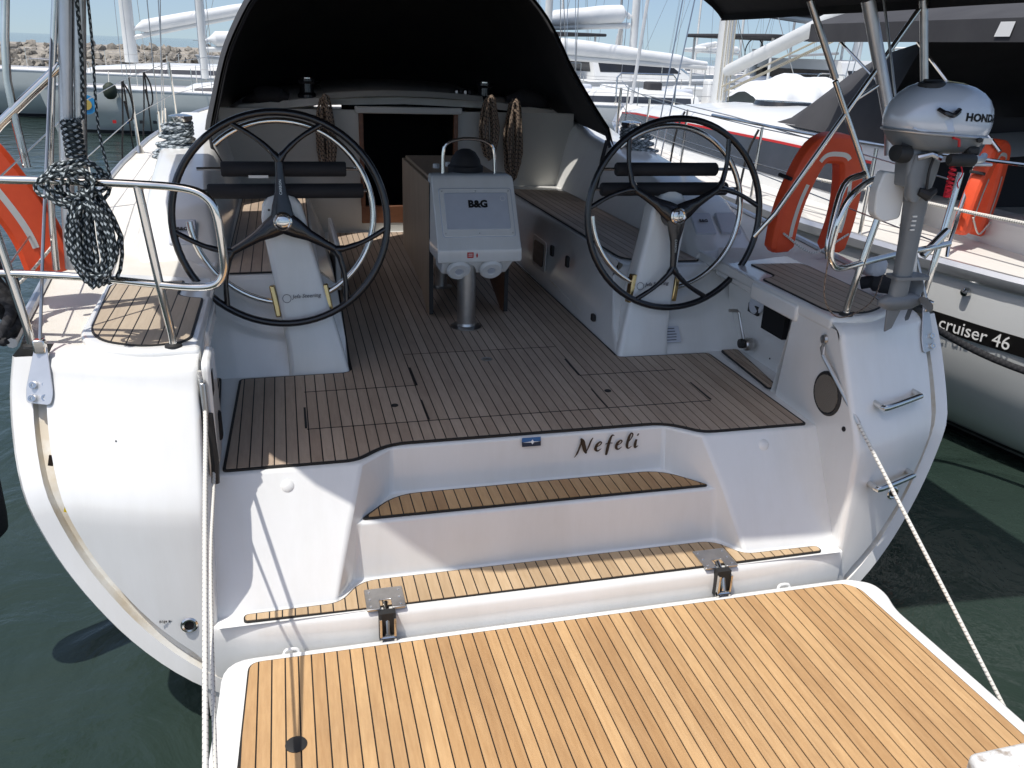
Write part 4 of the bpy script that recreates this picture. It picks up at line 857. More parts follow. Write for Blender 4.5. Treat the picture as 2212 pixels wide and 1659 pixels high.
    # leg, clamp, tiller
    leg = MB().ring_loft([superell(x, cy-0.01, z, a, b, 20) for z, x, a, b in ((2.06, 1.585, .075, .062), (1.97, 1.585, .070, .058), (1.92, 1.588, .058, .052), (1.90, 1.59, .052, .046), (1.70, 1.60, .045, .036), (1.57, 1.602, .042, .032), (1.50, 1.60, .046, .028), (1.46, 1.598, .05, .024))]).build('leg', 'motor_grey', o, smooth=50)
    for i in range(4): MB().box((1.573, cy-0.048, 1.80-0.017*i), (0.022, 0.006, 0.006)).build('leg_mark', 'reflective_tape', leg)
    MB().prism(fillet([(1.545, cy-0.05), (1.72, cy-0.06), (1.735, cy), (1.72, cy+0.05), (1.545, cy+0.04)], 0.02), 1.55, 1.562).build('cavitation_plate', 'motor_grey', leg)
    MB().lathe([(0, -0.105), (0.014, -0.10), (0.029, -0.07), (0.036, -0.02), (0.036, 0.04), (0.030, 0.085), (0, 0.087)], (1.605, cy-0.01, 1.455), (1, 0, 0), 20).build('gearcase', 'motor_grey', o, smooth=60)
    MB().prism([(1.555, 1.43), (1.635, 1.43), (1.60, 1.345), (1.565, 1.33)], -0.006, 0.006, lambda p: V(p.x, cy-0.01+p.z, p.y)).build('skeg', 'motor_grey', o, bevel=0.003)
    pr = MB().lathe([(0, 0.05), (0.012, 0.045), (0.022, 0.02), (0.024, 0), (0, 0)], (1.695, cy-0.01, 1.455), (1, 0, 0), 16).build('propeller', 'motor_grey', o)
    for k in range(3):
        a = R(60+120*k); rows = []
        for i in range(5):
            r = 0.018+0.022*i; wd = [0.022, 0.042, 0.05, 0.042, 0.012][i]; tw = R(62-8*i); row = []
            for t in (-1, -0.3, 0.3, 1):
                al = a+t*wd/max(r, 0.03)*math.cos(tw)*0.9; row.append(V(1.712+t*wd*math.sin(tw)*0.6, cy-0.01+math.cos(al)*r, 1.455+math.sin(al)*r))
            rows.append(row)
        mbp = MB().grid(rows).grid([[p+V(0.003, 0, 0) for p in r] for r in rows]); mbp.build('blade', 'motor_grey', pr, smooth=60)
    MB().box((1.505, cy-0.02, 1.985), (0.065, 0.10, 0.15), Euler((0, R(-8), 0)).to_matrix()).build('clamp_bracket', 'motor_grey', o, bevel=0.015, bseg=3)
    MB().ring_loft([superell(1.53, cy-0.06, z, a, 0.025, 16) for z, a in ((2.03, .04), (1.95, .05), (1.88, .04), (1.86, .02))]).build('tilt_bracket', 'motor_grey', o, smooth=50)
    MB().tube([(1.45, cy-0.03, 2.07), (1.49, cy-0.05, 2.09), (1.54, cy-0.05, 2.08)], [0.028, 0.034, 0.030], 12).build('carry_handle', 'black_rubber', o)
    MB().lathe([(0, -0.068), (0.018, -0.068), (0.024, -0.058), (0.025, 0.058), (0.019, 0.068), (0, 0.068)], (1.655, cy-0.16, 2.022), (1, 0.05, -0.02), 18).build('tiller_grip', 'black_rubber', o, smooth=40)
    MB().tube([(1.72, cy-0.155, 2.02), (1.80, cy-0.12, 2.02), (1.83, cy-0.09, 2.03)], 0.014, 10).build('tiller_arm', 'alloy', o)
    MB().box((1.79, cy-0.08, 2.00), (0.13, 0.09, 0.012)).build('tiller_bracket', 'alloy', o, bevel=0.004)
    MB().box((1.745, cy-0.10, 2.055), (0.06, 0.05, 0.045)).build('tiller_pivot', 'black_rubber', o, bevel=0.01)
    MB().tube([(1.60, cy-0.145, 2.125), (1.63, cy-0.15, 2.115), (1.635, cy-0.152, 2.08)], 0.006, 8).build('stop_switch', 'red', o)
    co = []
    for i in range(90):
        a = i*0.9; t = i/89; co.append(V(1.625+0.012*math.cos(a)+0.02*t*0, cy-0.155+0.012*math.sin(a), 2.0-0.11*math.sin(min(1, t*1.25)*math.pi/2)+max(0, t-0.8)*0.2))
    MB().tube(co, 0.0045, 6).build('kill_cord', 'rope_red', o)
    MB().tube([(1.66, cy-0.16, 2.0), (1.675, cy-0.16, 1.97), (1.66, cy-0.16, 1.94), (1.67, cy-0.16, 1.92)], 0.003, 6, smooth=3).build('kill_cord_tail', 'rope_red', o)
    MB().ring_loft([[V(1.62, cy+0.05, 1.93), V(1.66, cy+0.05, 1.93), V(1.66, cy+0.07, 1.93), V(1.62, cy+0.07, 1.93)], [V(1.70, cy+0.05, 1.46), V(1.755, cy+0.05, 1.44), V(1.755, cy+0.07, 1.44), V(1.70, cy+0.07, 1.46)]]).build('steering_tube', 'alloy', o, bevel=0.006)
    MB().lathe([(0, 0), (0.035, 0), (0.040, 0.03), (0.036, 0.07), (0, 0.075)], (1.46, cy-0.06, 2.035), (-1, -0.15, 0.1), 14).build('clamp_knob', 'black_rubber', o)
    MB().tube([(1.50, cy-0.08, 2.02), (1.55, cy-0.10, 2.035), (1.60, cy-0.10, 2.02)], 0.012, 8).build('tilt_lever', 'stainless', o)
    MB().tube([(1.535, cy-0.085, 1.90), (1.58, cy-0.09, 1.885), (1.62, cy-0.08, 1.90)], [0.014, 0.022, 0.016], 8).build('tilt_pin', 'black_rubber', o)
    MB().tube([(1.60, cy-0.07, 2.05), (1.56, cy-0.095, 1.98), (1.57, cy-0.09, 1.90)], 0.006, 6, smooth=3).build('fuel_hose', 'black_rubber', o)
    for ch in o.children_recursive:      # settle the motor aft of the rail at its true size
        for v in ch.data.vertices:
            x, y, z = v.co
            v.co = (1.485+(x-1.625)*0.88, 0.30+(y-0.47)*0.88, 2.397-(2.391-z)*0.72 if z > 2.035 else 2.1407-(2.035-z)*1.03)
        ch.data.update()
    return o
outboard()
# the white pad on the rail that carries it belongs to the yacht
MB().prism(fillet([(1.300, 1.895), (1.345, 1.865), (1.42, 1.88), (1.42, 2.05), (1.31, 2.065), (1.290, 1.98)], 0.02), 0.315, 0.365, lambda p: V(p.x, p.z, p.y)).build('motor_bracket', 'label_white', Y, bevel=0.006)
# ---- horseshoe buoys
def horseshoe(name, loc, rot, label, tape=True, w=0.23, h=0.56, th=0.095, wd=0.135):
    o = thing(name, loc, label, 'lifebuoy', 'horseshoe lifebuoys')
    path = [V(-w+wd*0.5, 0, -h*0.52), V(-w+wd*0.42, 0, -0.12), V(-w+wd*0.55, 0, 0.05), V(-w*0.42, 0, h*0.40), V(0, 0, h*0.46), V(w*0.42, 0, h*0.40), V(w-wd*0.55, 0, 0.05), V(w-wd*0.42, 0, -0.12), V(w-wd*0.5, 0, -h*0.52)]
    P2 = spline(path, 6); rings = []
    for i, p in enumerate(P2):
        t = (P2[min(i+1, len(P2)-1)]-P2[max(i-1, 0)]).normalized(); nn = V(t.z, 0, -t.x); b = 0.018
        e = 0.72 if i in (0, len(P2)-1) else 1.0; a = wd/2*e; c = th/2*e
        rings.append([p+nn*(a-b)+V(0, -c, 0), p+nn*a+V(0, -c+b, 0), p+nn*a+V(0, c-b, 0), p+nn*(a-b)+V(0, c, 0), p-nn*(a-b)+V(0, c, 0), p-nn*a+V(0, c-b, 0), p-nn*a+V(0, -c+b, 0), p-nn*(a-b)+V(0, -c, 0)])
    rot = Euler(rot).to_matrix().to_4x4(); M = Matrix.Translation(Vector(loc)) @ rot
    MB().ring_loft(rings).xf(M).build('foam_body', 'orange', o, smooth=28, bevel=0.004)
    if tape:
        for a, b in ((3, 14), (17, 31), (34, 45)):
            row = []
            for i in range(a, b):
                p = P2[i]; t = (P2[i+1]-P2[i-1]).normalized(); nn = V(t.z, 0, -t.x)
                row.append([p+nn*0.034+V(0, -th/2-0.002, 0), p+nn*0.010+V(0, -th/2-0.002, 0)])
            MB().grid(row).xf(M).build('reflective_strip', 'reflective_tape', o)
        for zz in (0.10,):
            MB().tube([(-w-0.004, -th/2, zz), (-w-0.004, th/2, zz)], 0.01, 6).xf(M).build('webbing', 'black_soft', o)
        MB().tube([V(-w+0.03, -th/2-0.01, -0.18), V(-0.05, -th/2-0.02, -0.27), V(0.05, -th/2-0.02, -0.27), V(w-0.03, -th/2-0.01, -0.18)], 0.006, 6, smooth=4).xf(M).build('closing_line', 'rope_white', o)
    return o
horseshoe('horseshoe_buoy', (1.775, 1.40, 1.785), (R(6), R(3), R(8)), 'dark orange horseshoe lifebuoy in shade on starboard rail beside the outboard motor', True, wd=0.15, w=0.25)
horseshoe('horseshoe_buoy', (-2.09, 1.02, 1.80), (R(-4), R(-17), R(16)), 'bright orange horseshoe lifebuoy hung on the port stern rail', True, wd=0.18, w=0.25)
# ---- ropes
def rope(name, pts, r, m, label, cat='rope', group=None, k=6, seg=8):
    return tag(MB().tube([V(*p) for p in pts], r, seg, smooth=k).build(name, m, None, smooth=60), label, cat, group)
rope('mooring_line', [(-1.262, 0.30, 1.40), (-1.255, 0.285, 1.25), (-1.235, -0.2, 1.10), (-1.195, -0.982, 0.905), (-1.16, -1.55, 0.80)], 0.0075, 'rope_white', 'white braided mooring line down the port transom edge, outer of the two', 'mooring line', 'port mooring lines', 4)
rope('mooring_line', [(-1.252, 0.32, 1.22), (-1.246, 0.27, 1.02), (-1.226, -0.25, 0.98), (-1.175, -0.982, 0.885), (-1.13, -1.55, 0.79)], 0.0055, 'rope_white', 'thinner white mooring line beside the braided one at port', 'mooring line', 'port mooring lines', 4)
rope('mooring_line', [(1.242, 0.40, 1.283), (1.29, 0.165, 1.07), (1.40, -0.378, 0.58), (1.462, -0.686, 0.30), (1.545, -1.095, -0.07)], 0.0075, 'rope_white', 'white mooring line running from starboard quarter down to the dark water', 'mooring line', None, 5)
MB().tube([(1.242, 0.40, 1.283), (1.267, 0.28, 1.175), (1.291, 0.16, 1.066)], 0.0095, 8, smooth=4).build('mooring_wire', 'stainless_dull', Y)
def coil(name, c, rx, ry, hgt, turns, r, m, label, cat='rope', group=None, seed=1, axis='y'):
    # a hank: long loops hanging from a point
    rnd = random.Random(seed); pts = []
    for i in range(turns*16):
        a = i/16*2*math.pi; f = (i//16); wob = rnd.uniform(-1, 1)
        x = math.sin(a)*(rx*(0.65+0.35*math.sin(f*2.1)))+rnd.uniform(-.006, .006)+rx*0.25*math.sin(f*1.3)
        z = math.cos(a)*hgt*(0.85+0.15*math.sin(f*1.7))
        y = ry*math.sin(f*2.7+a*0.5)
        pts.append(V(c[0]+x*(1-0.25*max(0, math.cos(a))), c[1]+y, c[2]+z))
    return tag(MB().tube(pts, r, 8).build(name, m, None, smooth=60), label, cat, group)
coil('coiled_rope', (-1.565, 0.46, 1.83), 0.072, 0.04, 0.165, 13, 0.0068, 'rope_bw', 'black and white flecked rope hank hanging from the port stern rail', 'rope', None, 3)
pts = []
rnd = random.Random(5)
for i in range(70):
    a = i*0.62; pts.append(V(-1.60+0.10*math.cos(a)*(0.7+0.3*math.sin(i*0.31))+0.03*math.sin(i*0.2), 0.47+0.045*math.sin(a*1.3), 2.0+0.055*math.sin(a)+0.02*math.sin(i*0.7)))
tag(MB().tube(pts, 0.0066, 8, smooth=2).build('rope_tangle', 'rope_bw', None, smooth=60), 'tangled knot of black and white rope wound over the port top rail', 'rope')
pts = []
for i in range(60):
    a = i*0.75; pts.append(V(-1.665+0.028*math.cos(a)+0.0*i, 0.86+0.028*math.sin(a), 2.17-0.13*i/59))
tag(MB().tube(pts+[V(-1.64, 0.70, 2.03), V(-1.62, 0.52, 2.03)], 0.0085, 8, smooth=2).build('pole_lashing', 'rope_bw', None, smooth=60), 'black and white rope wound round the port bimini pole', 'rope')
rope('bimini_line', [(-1.625, 0.86, 2.17), (-1.60, 0.87, 2.40), (-1.585, 0.87, 2.72)], 0.007, 'rope_bw', 'black and white rope running up between the two port poles', 'rope')
rope('bimini_line', [(-1.545, 0.80, 1.95), (-1.575, 0.85, 2.15), (-1.56, 0.87, 2.45), (-1.552, 0.87, 2.72)], 0.005, 'rope_bw', 'thin flecked line hanging just inboard of the port poles', 'rope')
for s in (-1, 1):
    c = V(s*1.60, 3.60, 1.80); pts = []; rnd = random.Random(11)
    for i in range(150):
        t = i/149; a = i*0.52; pts.append(V(c.x+s*0.02+math.cos(a)*(0.06+0.07*t)+rnd.uniform(-.012, .012), c.y-0.09-0.10*t+math.sin(a)*0.05, c.z+0.12-0.20*t+0.02*math.sin(a*0.7)))
    tag(MB().tube(pts, 0.011, 8).build('sheet_rope', 'rope_grey', None, smooth=60), 'thick grey sheet rope heaped below the %s winch' % ('port' if s < 0 else 'starboard'), 'rope', 'winch sheets')
for k, (x, z0, z1, lab) in enumerate(((-0.62, 2.10, 1.50, 'brown flecked rope hank hanging on the bulkhead left of the companionway'), (0.66, 2.12, 1.62, 'brown flecked rope hank on the bulkhead nearest the companionway, starboard'), (0.86, 2.10, 1.45, 'brown flecked rope hank on the bulkhead farthest to starboard'))):
    coil('rope_hank', (x, 4.30, (z0+z1)/2), 0.06, 0.05, (z0-z1)/2, 9, 0.010, 'rope_brown', lab, 'rope', 'hanks on the bulkhead', 20+k)
rope('tied_line', [(-2.02, 0.75, 1.58), (-1.95, 0.72, 1.50), (-1.97, 0.66, 1.62), (-1.90, 0.64, 1.55), (-1.93, 0.60, 1.47), (-1.88, 0.66, 1.52), (-1.96, 0.70, 1.66), (-1.99, 0.80, 1.72)], 0.02, 'rope_black', 'thick black rope knotted round the port stern rail', 'rope')
rope('black_warp', [(-2.2, 0.75, 1.30), (-2.02, 0.66, 1.44), (-1.93, 0.63, 1.43), (-1.90, 0.72, 1.50), (-1.99, 0.80, 1.42), (-2.10, 0.60, 1.30), (-2.15, 0.55, 1.1)], 0.016, 'rope_black', 'black warp lying over the port toe rail', 'rope')
rope('buoy_strap', [(-2.03, 0.90, 1.98), (-2.015, 0.86, 1.80), (-1.97, 0.84, 1.66), (-1.94, 0.84, 1.60), (-1.95, 0.86, 1.50)], 0.022, 'black_soft', 'black padded strap behind the port lifebuoy', 'strap')
hl = thing('man_overboard_light', (1.62, 1.05, 1.45), 'grey rescue light lying on a black bag on starboard deck', 'rescue light')
MB().ring_loft([superell(1.735, 0.80, z, a, b, 20) for z, a, b in ((1.52, .03, .03), (1.535, .044, .04), (1.58, .046, .042), (1.60, .035, .03))]).build('lamp', 'panel_grey', hl)
MB().tube([(1.70, 0.84, 1.47), (1.74, 0.80, 1.485), (1.80, 0.74, 1.475), (1.87, 0.68, 1.47)], [0.03, 0.045, 0.04, 0.025], 12, smooth=4).build('bag', 'black_soft', hl)
f = thing('fender', (-2.16, 0.62, 0.62), 'black fender hanging off the port quarter at the left edge', 'fender')
MB().lathe([(0, 0), (0.06, 0.01), (0.11, 0.06), (0.115, 0.12), (0.115, 0.5), (0.10, 0.57), (0.03, 0.62), (0.02, 0.66), (0, 0.66)], (-2.16, 0.62, 0.62), seg=24, cap=False).build('body', 'black_soft', f, smooth=50)
MB().tube([(-2.12, 0.62, 1.27), (-1.95, 0.62, 1.45)], 0.006, 6).build('lanyard', 'rope_black', f)
# small flag line on the starboard loop
rope('thin_line', [(1.20, 0.36, 1.98), (1.14, 0.32, 1.85), (1.13, 0.32, 1.68), (1.16, 0.34, 1.55), (1.26, 0.38, 1.46), (1.38, 0.42, 1.46), (1.50, 0.48, 1.50), (1.62, 0.60, 1.57)], 0.003, 'rope_brown', 'thin brown line drooping round the starboard stern loop', 'rope')
# ---- quay
tag(MB().box((0, -4.1, 0.40), (14, 5.0, 0.80)).build('quay', mat('concrete', (0.55, 0.53, 0.49), 0.85, col2=(0.46, 0.44, 0.41), nscale=3, bump=0.3, bscale=30), bevel=0.02), kind='structure')
qb = MB().prism([(0.515, -1.385), (1.30, -1.37), (1.35, -2.3), (0.55, -2.3), (0.50, -1.44)], 0.72, 0.975)
tag(qb.build('quay_step', mat('white_paint_worn', (0.66, 0.66, 0.64), 0.7, col2=(0.34, 0.29, 0.24), nscale=26, thr=(0.55, 0.68), bump=0.25, bscale=60), None, bevel=0.012), 'worn white painted quay step at the bottom right corner', 'quay step')
# ================================================================== other boats in the marina
mat('hull_white', (0.74, 0.75, 0.74), 0.22, col2=(0.68, 0.69, 0.68), nscale=1.2)
mat('hull_grey', (0.50, 0.54, 0.53), 0.25, col2=(0.46, 0.50, 0.49), nscale=0.8)
mat('antifoul', (0.02, 0.022, 0.026), 0.5)
mat('sail_cover_white', (0.72, 0.73, 0.73), 0.6, col2=(0.64, 0.66, 0.67), nscale=2, bump=0.4, bscale=6)
mat('cover_charcoal', (0.035, 0.035, 0.04), 0.85)
mat('window_navy', (0.045, 0.050, 0.065), 0.25, col2=(0.035, 0.04, 0.05), nscale=3)
mat('mast_white', (0.66, 0.67, 0.66), 0.4, col2=(0.60, 0.61, 0.60), nscale=2)
mat('mast_grey', (0.30, 0.31, 0.32), 0.45, metal=0.3)
mat('deck_cream', (0.72, 0.70, 0.66), 0.6, col2=(0.66, 0.64, 0.60), nscale=1.5)
def bg_yacht(name, stern, heading, L, B, fb, label, hull='hull_white', mast_u=0.58, mast_h=15, boom=True, stripe=True, windows=True, cover='sail_cover_white', lift=0.0, group='yachts moored near by', mast_m='mast_white', wl=0.72, rails=True, coach=(0.30, 0.72), mw=1.0):
    h = R(heading); d = V(math.sin(h), math.cos(h), 0); q = V(math.cos(h), -math.sin(h), 0); s0 = V(*stern, 0)
    P = lambda u, v, z: s0+d*u+q*v+V(0, 0, z)
    o = thing(name, tuple(s0+d*L*0.5), label, 'yacht', group)
    ST = [(0.0, 0.80), (0.04, 0.88), (0.12, 0.95), (0.3, 1.0), (0.5, 0.99), (0.65, 0.90), (0.8, 0.66), (0.92, 0.34), (0.985, 0.08), (1.0, 0.01)]
    def sheer(t): return fb*(1.0+0.18*t*t)
    rings = []
    for t, w in ST:
        b = B/2*w; sh = sheer(t); k = wl+0.1*(1-t) if t < 0.5 else wl*(1-(t-0.5)*0.5); ush = t*L+ (0.0 if t < 0.9 else 0.0)
        prof = [(1.0, 1.0), (1.0, 0.72), (0.965, 0.40), (k+0.08, 0.14), (k, 0.02), (k-0.15, -0.12)]
        uu = lambda f: ush-(1-f)*(0.55 if t > 0.9 else 0.0)*fb*0.6+(1-f)*(0.18 if t == 0 else 0)
        rings.append([P(uu(f), -b*a, sh*f) for a, f in prof]+[P(uu(f), b*a, sh*f) for a, f in prof[::-1]])
    MB().ring_loft(rings, closed=False).quad(*rings[0]).build('hull', hull, o, smooth=45)
    rows = [[P(t*L, B/2*w*f*0.985, sheer(t)+0.02*(1-abs(f))) for f in (-1, -0.5, 0, 0.5, 1)] for t, w in ST]
    MB().grid(rows).build('deck', 'deck_cream', o, smooth=50)
    for sd in (-1, 1):
        MB().tube([P(t*L, sd*B/2*w*0.99, sheer(t)+0.01) for t, w in ST], 0.03, 6).build('toe_rail', 'alloy', o)
        if stripe:
            MB().grid([[P(t*L, sd*(B/2*w*(wl+0.1*(1-t) if t < 0.5 else wl*(1-(t-0.5)*0.5))+0.035+0.05*z/0.1), z) for z in (0.015, 0.10)] for t, w in ST[1:-2]]).build('boot_stripe', 'antifoul', o)
    # coachroof
    a, b = coach; cr = []
    for t, w, z in ((a, 0.60, 0.30), (a+0.02, 0.62, 0.36), (a+0.14, 0.60, 0.36), ((a+b)/2+0.1, 0.50, 0.30), (b-0.02, 0.30, 0.14), (b, 0.22, 0.02)):
        hw = B/2*w; base = sheer(t)
        cr.append([P(t*L, -hw-0.10, base), P(t*L, -hw, base+z*0.75), P(t*L, -hw*0.88, base+z), P(t*L, 0, base+z+0.05), P(t*L, hw*0.88, base+z), P(t*L, hw, base+z*0.75), P(t*L, hw+0.10, base)])
    MB().ring_loft(cr, closed=False).quad(*cr[0]).build('coachroof', 'hull_white', o, smooth=40)
    if windows:
        for sd in (-1, 1):
            i0 = 0 if sd < 0 else 6; i1 = 1 if sd < 0 else 5; g = []
            for r in cr[1:5]: g.append([r[i0]+(r[i1]-r[i0])*0.28+q*sd*0.006, r[i0]+(r[i1]-r[i0])*0.85+q*sd*0.006])
            MB().grid(g).build('cabin_window', 'window_navy', o)
    # rig
    mz = sheer(mast_u)+0.33; mu = mast_u*L
    MB().ring_loft([[P(mu+0.10*mw*math.cos(t*math.pi/6), 0.065*mw*math.sin(t*math.pi/6), z)-d*(0.012*(z-mz)) for t in range(12)] for z in (mz, mz+mast_h)]).build('mast', mast_m, o)
    if boom:
        be = P(mast_u*L-0.36*L, 0, mz+0.85+lift); bs = P(mu-0.1, 0, mz+0.75)
        bo = MB().tube([bs, be], 0.075, 10).build('boom', mast_m, o)
        if cover:
            MB().tube([bs+V(0, 0, 0.22), bs+(be-bs)*0.06+V(0, 0, 0.26), bs+(be-bs)*0.35+V(0, 0, 0.22), bs+(be-bs)*0.7+V(0, 0, 0.16), be+V(0, 0, 0.08)], [0.06, 0.20, 0.18, 0.14, 0.07], 12, smooth=3).build('sail_cover', cover, bo)
    for e, zz in ((P(L*0.98, 0, sheer(1)), mz+mast_h*0.97), (P(0.05*L, B*0.3, sheer(0)), mz+mast_h), (P(0.05*L, -B*0.3, sheer(0)), mz+mast_h)):
        MB().tube([e, P(mu, 0, zz)], 0.012 if e is not None else 0.01, 5).build('stay', 'stainless_dull', o)
    for sd in (-1, 1):
        for f in (0.96, 0.99): MB().tube([P(mu-0.2+(f-0.96)*8, sd*B/2*0.9, sheer(mast_u)), P(mu, sd*0.05*0, mz+mast_h*f)], 0.010, 5).build('shroud', 'stainless_dull', o)
    if rails:
        for sd in (-1, 1):
            top = []
            for t in (0.10, 0.22, 0.34, 0.46, 0.58, 0.70, 0.82):
                w = 1.0
                for (ta, wa), (tb, wb) in zip(ST, ST[1:]):
                    if ta <= t <= tb: w = wa+(wb-wa)*(t-ta)/(tb-ta)
                p0 = P(t*L, sd*B/2*w*0.96, sheer(t)); MB().tube([p0, p0+V(0, 0, 0.62)], 0.0125, 6).build('stanchion', 'stainless', o); top.append(p0)
            for hh in (0.32, 0.61): MB().tube([p+V(0, 0, hh) for p in top], 0.005, 5).build('lifeline', 'stainless_dull', o)
        MB().tube([P(L*0.90, -B*0.16, sheer(.9)), P(L*0.905, -B*0.165, sheer(.9)+0.6), P(L*0.985, -0.15, sheer(1)+0.62), P(L*1.005, 0, sheer(1)+0.62), P(L*0.985, 0.15, sheer(1)+0.62), P(L*0.905, B*0.165, sheer(.9)+0.6), P(L*0.90, B*0.16, sheer(.9))], 0.014, 8).build('pulpit', 'stainless', o)
        MB().tube([P(0.02*L, -B*0.40, sheer(0)), P(0.02*L, -B*0.40, sheer(0)+0.6), P(0.10*L, -B*0.47, sheer(0)+0.6), P(0.10*L, -B*0.47, sheer(0))], 0.014, 8).build('stern_rail', 'stainless', o)
        MB().tube([P(0.02*L, B*0.40, sheer(0)), P(0.02*L, B*0.40, sheer(0)+0.6), P(0.10*L, B*0.47, sheer(0)+0.6), P(0.10*L, B*0.47, sheer(0))], 0.014, 8).build('stern_rail', 'stainless', o)
    return o, P, sheer
# ---- the yacht in the next berth to starboard (built from its own lines)
nb = thing('neighbour_yacht', (5.0, 5, 0), 'white yacht in the next berth, charcoal bimini and sprayhood, black stripe on hull', 'yacht')
GW = [(-0.1, 3.95, 1.26), (0.4, 3.68, 1.265), (1.0, 3.42, 1.27), (1.5, 3.26, 1.275), (2.2, 3.09, 1.285), (3.2, 2.93, 1.30), (4.5, 2.86, 1.33), (6.0, 2.92, 1.37), (8.0, 3.25, 1.43), (10.0, 3.9, 1.50), (11.5, 4.55, 1.56), (12.3, 5.0, 1.6)]
def gw(y):
    for (ya, xa, za), (yb, xb, zb) in zip(GW, GW[1:]):
        if ya <= y <= yb: t = (y-ya)/(yb-ya); return xa+(xb-xa)*t, za+(zb-za)*t
    return GW[-1][1:] if y > 5 else GW[0][1:]
rings = []
for y, x, z in GW:
    hb = 5.0-x; pr = [(1.0, 1.0), (1.0, 0.72), (0.965, 0.45), (0.89, 0.22), (0.79, 0.08), (0.70, -0.02), (0.5, -0.15)]
    rings.append([V(5.0-hb*a, y+0.0*f, z*f) for a, f in pr]+[V(5.0+hb*a, y, z*f) for a, f in pr[::-1]])
MB().ring_loft(rings, closed=False).quad(*rings[0]).build('hull', 'hull_white', nb, smooth=45)
for sd in (-1, 1):
    MB().ring_loft([[V(5+sd*(5-x+0.022), y, z-0.085), V(5+sd*(5-x+0.035), y, z-0.07), V(5+sd*(5-x+0.035), y, z-0.015), V(5+sd*(5-x+0.005), y, z+0.012), V(5+sd*(5-x-0.03), y, z+0.012), V(5+sd*(5-x-0.03), y, z-0.085)] for y, x, z in GW]).build('rubbing_rail', 'alloy', nb, smooth=40)
MB().grid([[V(5+(5-x)*f*0.985, y, z+0.005+0.03*(1-f*f)) for f in (-1, -.6, -.2, .2, .6, 1)] for y, x, z in GW]).build('deck', 'deck_cream', nb, smooth=50)
def hullside(y, f):      # point on the port topside at height fraction f
    x, z = gw(y); hb = 5.0-x; pr = [(1.0, 1.0), (1.0, 0.72), (0.965, 0.45), (0.89, 0.22), (0.79, 0.08), (0.70, -0.02)]
    for (aa, fa), (ab, fb_) in zip(pr, pr[1:]):
        if fb_ <= f <= fa: t = (f-fb_)/(fa-fb_); return V(5-hb*(ab+(aa-ab)*t)-0.012, y, z*f)
    return V(x, y, z*f)
MB().grid([[hullside(y, 0.74), hullside(y, 0.645)] for y in (0.2, 0.8, 1.2, 1.6, 2.0, 2.5, 3.2)]).build('hull_stripe', 'ink', nb)
for f0, f1 in ((0.085, 0.06), (0.035, 0.0)): MB().grid([[hullside(y, f0), hullside(y, f1)] for y in (0.2, 1.0, 1.6, 2.2, 3.2, 4.5, 6, 8)]).build('boot_stripe', 'antifoul', nb)
pA = hullside(2.0, 0.69); pB = hullside(1.3, 0.69)
put_text('model_lettering', 'cruiser 46', 0.12, 'label_white', nb, (pA+pB)/2+V(-0.012, 0, 0.0), pB-pA, V(0, 0, 1), extrude=0.001)
MB().lathe([(0, 0), (0.03, 0), (0.026, 0.03), (0, 0.04)], hullside(1.75, 0.88), (-1, -0.2, 0), 12).build('hull_fitting', 'stainless', nb)
rows = []
for y, xl, z in ((2.9, 3.62, 1.80), (3.3, 3.55, 1.90), (4.6, 3.50, 1.92), (6.5, 3.48, 1.90), (8.4, 3.62, 1.84), (9.6, 3.9, 1.72), (10.6, 4.4, 1.56)):
    b = gw(y)[1]
    rows.append([V(xl-0.10, y, b), V(xl-0.03, y, b+(z-b)*0.75), V(xl+0.10, y, z-0.02), V(5, y, z+0.06), V(10-xl-0.10, y, z-0.02), V(10-xl+0.03, y, b+(z-b)*0.75), V(10-xl+0.10, y, b)])
MB().ring_loft(rows, closed=False).build('coachroof', 'hull_white', nb, smooth=40)
win = [(r[0]*0.72+r[1]*0.28+V(-0.008, 0, 0), r[0]*0.08+r[1]*0.92+V(-0.008, 0, 0)) for r in rows[1:6]]
MB().grid([list(w_) for w_ in win]).build('cabin_window_band', 'window_navy', nb)
MB().grid([[b+V(-0.002, 0, 0), b+V(0.0, 0, 0.022)] for a, b in win]).build('cabin_pinstripe', 'red', nb)
# its sprayhood, bimini, dark cockpit, rails
hd = [[V(x, y, z) for x, y, z in r] for r in (
    [(3.58, 3.25, 1.86), (3.62, 3.35, 2.25), (3.85, 3.42, 2.62), (4.4, 3.45, 2.75), (5.6, 3.45, 2.75), (6.15, 3.42, 2.62), (6.40, 3.3, 2.2), (6.42, 3.25, 1.86)],
    [(3.54, 3.9, 1.88), (3.62, 3.9, 2.2), (3.9, 3.95, 2.52), (4.4, 4.0, 2.66), (5.6, 4.0, 2.66), (6.1, 3.95, 2.52), (6.40, 3.9, 2.2), (6.46, 3.9, 1.88)],
    [(3.56, 4.55, 1.89), (3.66, 4.5, 2.10), (3.98, 4.5, 2.34), (4.5, 4.5, 2.42), (5.5, 4.5, 2.42), (6.02, 4.5, 2.34), (6.34, 4.5, 2.10), (6.44, 4.55, 1.89)],
    [(3.62, 4.98, 1.90), (3.78, 5.0, 1.94), (4.1, 5.05, 1.99), (4.5, 5.08, 2.01), (5.5, 5.08, 2.01), (5.9, 5.05, 1.99), (6.22, 5.0, 1.94), (6.38, 4.98, 1.90)])]
MB().grid(hd).build('sprayhood', 'canvas_grey', nb, smooth=50)
lb = MB().quad((3.605, 3.62, 1.93), (3.605, 3.52, 1.93), (3.63, 3.50, 2.05), (3.63, 3.60, 2.05)).build('hood_label', 'label_white', nb)
br = []
for i in range(11):
    x = 3.15+3.7*i/10; c = 1-abs(i/5-1)**2.4
    br.append([V(x, y, 2.72+0.28*c) for y in (0.3, 1.2, 2.1, 3.0, 3.9)])
